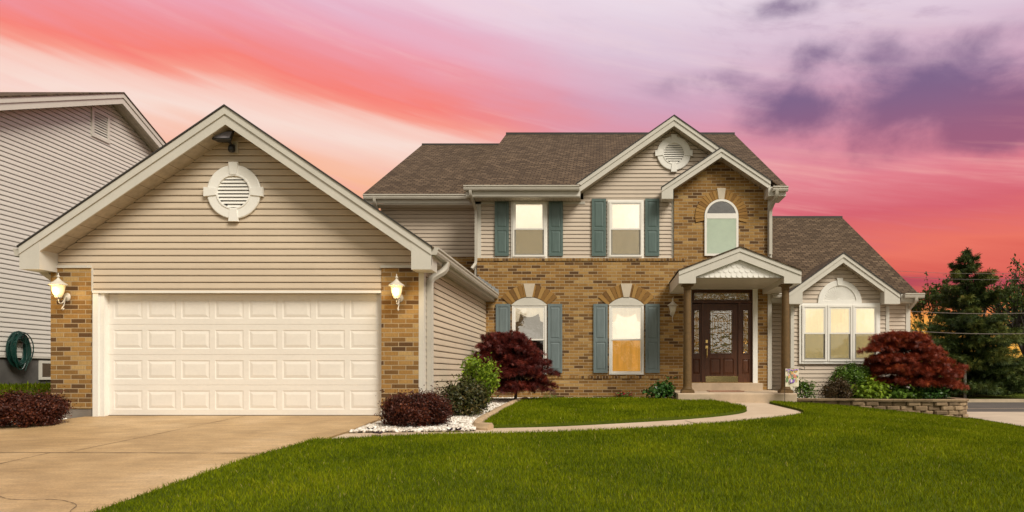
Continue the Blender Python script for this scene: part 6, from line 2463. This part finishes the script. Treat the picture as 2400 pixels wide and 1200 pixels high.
def leafy_tree(label, px, py_top, Y, wpx, seed, leaf=0.13, n_leaf=26, density=1.0, mat='leaf_tree', trunk=0.13, name='deciduous_tree', lo=0.25, sway=1.0, depth=5, py_c=None):
    """a branching skeleton with leaves along the outer twigs"""
    g = np.random.default_rng(seed)
    x = X(px, Y)
    z = gz_at(x, Y)
    H = Z(py_top, Y) - z
    W = wpx / F * Y / 2
    t = thing(name, (x, Y, z), label, 'tree', 'trees across the side street')
    mt, ml = MB(), MB()
    ends = []
    segs = []

    def grow(p, d, l, r_, lev):
        q = p + d * l
        mid = (p + q) / 2 + g.normal(0, 0.05 * l, 3)
        (mt if lev == 0 else ml).tube([p, mid, q], [r_, r_ * 0.85, r_ * 0.68], 7 if lev < 2 else 4, caps=lev == 0)
        if lev >= depth - 2:
            segs.append((p, q))
        if lev == depth:
            ends.append(q)
            return
        k = 3 if lev < depth - 1 else 2
        if lev == 0:
            k = 5
        for j in range(k):
            a = g.uniform(0, 2 * math.pi)
            sp = g.uniform(0.35, 0.95) * sway
            nd = d + sp * np.array([math.cos(a), math.sin(a), 0.0]) + np.array([0, 0, 0.12])
            if lev >= 2:
                nd = nd + np.array([0, 0, -0.10])
            nd /= np.linalg.norm(nd)
            grow(q, nd, l * g.uniform(0.60, 0.86), r_ * 0.62, lev + 1)
    grow(np.array([x, Y, z - 0.1]), np.array([0.02, 0, 1.0]), H * lo, trunk, 0)
    allp = np.array([e for e in ends])
    # fit the crown to the size it has
    top = allp[:, 2].max()
    wid = np.percentile(np.abs(allp[:, 0] - x), 96)
    sz, sx_ = (H + 0.1) / (top - z + 0.1), W / max(wid, 0.1)
    for mb in (mt, ml):
        mb.v = [(x + (v[0] - x) * (sx_ if mb is ml else 1), Y + (v[1] - Y) * (sx_ if mb is ml else 1), z - 0.1 + (v[2] - z + 0.1) * sz) for v in mb.v]
    C = []
    for p, q in segs:
        nl = int(n_leaf * density * g.uniform(0.3, 1.6))
        s_ = g.uniform(0.1, 1.1, nl)[:, None]
        C.append(p + (q - p) * s_ + g.normal(0, 0.10, (nl, 3)))
    C = np.concatenate(C)
    C = np.c_[x + (C[:, 0] - x) * sx_, Y + (C[:, 1] - Y) * sx_, z + (C[:, 2] - z) * sz]
    leaf_mesh('crown', mat, C, leaf, g, t, 0.6, 1, 0.2, None, 0.3)
    mt.build('trunk', 'bark_dark', t)
    ml.build('limbs', 'bark_dark', t)
    return t


spruce('tall dark evergreen with layered boughs across the street', 2268, 580, 31.0, 350, 81, 21)
leafy_tree('slender sparse tree between the house corner and the evergreen', 2172, 632, 34, 120, 82, 0.14, 6, trunk=0.10, lo=0.34, sway=0.75)
leafy_tree('wide open crowned tree at the right edge beside the evergreen', 2402, 600, 34, 190, 83, 0.15, 8, trunk=0.16, lo=0.30)
leafy_tree('broad leafy tree behind the evergreen', 2318, 640, 39, 190, 84, 0.17, 6, trunk=0.16, lo=0.24)
leafy_tree('pale green leafy tree low beside the house corner', 2148, 735, 40, 110, 85, 0.17, 5, mat='leaf_mid', trunk=0.12, lo=0.24)
leafy_tree('dark leafy tree in the far right row behind the fence', 2440, 690, 42, 220, 86, 0.20, 6, trunk=0.15, lo=0.22)
for i, (px, w_, h_, Y, lb) in enumerate(((2215, 60, 62, 36.0, 'dark green bush left of the evergreen trunk'), (2258, 70, 52, 37.5, 'dark low bush behind the evergreen trunk'),
                                        (2310, 84, 92, 36.5, 'dark tall bush right of the evergreen trunk'), (2368, 90, 86, 37.5, 'dark bush under the open crowned tree'),
                                        (2436, 96, 96, 36.0, 'dark bush at the right edge of the street'), (2160, 80, 70, 38.0, 'dark bush seen between the maple and the house corner'),
                                        (2330, 50, 30, 33.0, 'low dark bush in front of the wooden fence'))):
    x = X(px, Y)
    shrub('hedge_bush', lb, 'bush', px, 940, Y, w_ * 1.25, h_, 'leaf_hedge', 90 + i, 3400, 0.17, 0.6, 1, 70, 0.22, 0.8, group='bushes across the side street', twigs=6, zb=gz_at(x, Y))
# wooden fence
fY = 39.0
t = thing('wooden_fence', (X(2300, fY), fY, gz_at(X(2300, fY), fY)), 'dark red brown board fence behind the bushes across the street', 'fence')
g = np.random.default_rng(97)
m = MB()
x_ = X(2190, fY)
while x_ < X(2500, fY):
    m.box(x_, x_ + 0.135, fY, fY + 0.02, -0.6, 0.95 + g.uniform(-0.015, 0.015))
    x_ += 0.15
m.build('boards', 'wood_fence', t)
m = MB()
for zz in (-0.1, 0.65):
    m.box(X(2190, fY), X(2500, fY), fY + 0.021, fY + 0.07, zz, zz + 0.09)
m.build('rails', 'wood_fence', t)
# pale post and overhead wires
pY = 29.5
m = MB()
x_ = X(2262, pY)
m.tube([(x_, pY, gz_at(x_, pY) - 0.2), (x_, pY, Z(850, pY))], [0.06, 0.055], 8)
tag(m.build('pale_post', 'pole_pale'), 'short pale post standing before the evergreen trunk', 'post')
for (y0, y1, Y0, Y1, lb) in ((771, 779.5, 24, 23.0, 'lowest overhead wire crossing in front of the evergreen'), (726, 731.5, 26, 25, 'second lowest overhead wire crossing the evergreen'),
                             (646, 652, 27, 26.5, 'thin overhead wire crossing the upper evergreen'), (633.5, 637, 27, 26.5, 'topmost thin overhead wire near the evergreen tip')):
    m = MB()
    pa, pb = np.array([X(2080, Y0), Y0, Z(y0, Y0)]), np.array([X(2470, Y1), Y1, Z(y1, Y1)])
    pts = [pa + (pb - pa) * u + np.array([0, 0, -0.10 * 4 * u * (1 - u)]) for u in np.linspace(-0.6, 1.8, 25)]
    m.tube([tuple(p) for p in pts], 0.011 if y0 > 700 else 0.006, 5)
    tag(m.build('overhead_wire', 'wire'), lb, 'wire', 'overhead wires along the side street')

# the wooded far side of the street behind the viewpoint, which the windows mirror
g = np.random.default_rng(120)
cx_ = np.linspace(-60, 60, 46) + g.normal(0, 1.2, 46)
hh = np.clip(g.normal(3.6, 1.3, 46) + 1.5 * np.sin(cx_ * 0.35), 1.2, 7.5)
P = []
for a, h_ in zip(cx_, hh):
    n_ = 420
    d_ = rand_dirs(n_, g) * g.uniform(0.4, 1.0, (n_, 1)) ** 0.5
    P.append(np.c_[a + d_[:, 0] * 1.9, -32 + d_[:, 1] * 1.6, -0.9 + h_ * (0.5 + 0.5 * d_[:, 2])])
P = np.concatenate(P)
tag(leaf_mesh('far_wood', 'leaf_hedge', P, 0.55, g, None, 0.75, 1, 0.2), 'belt of trees across the street', 'wood', kind='stuff')
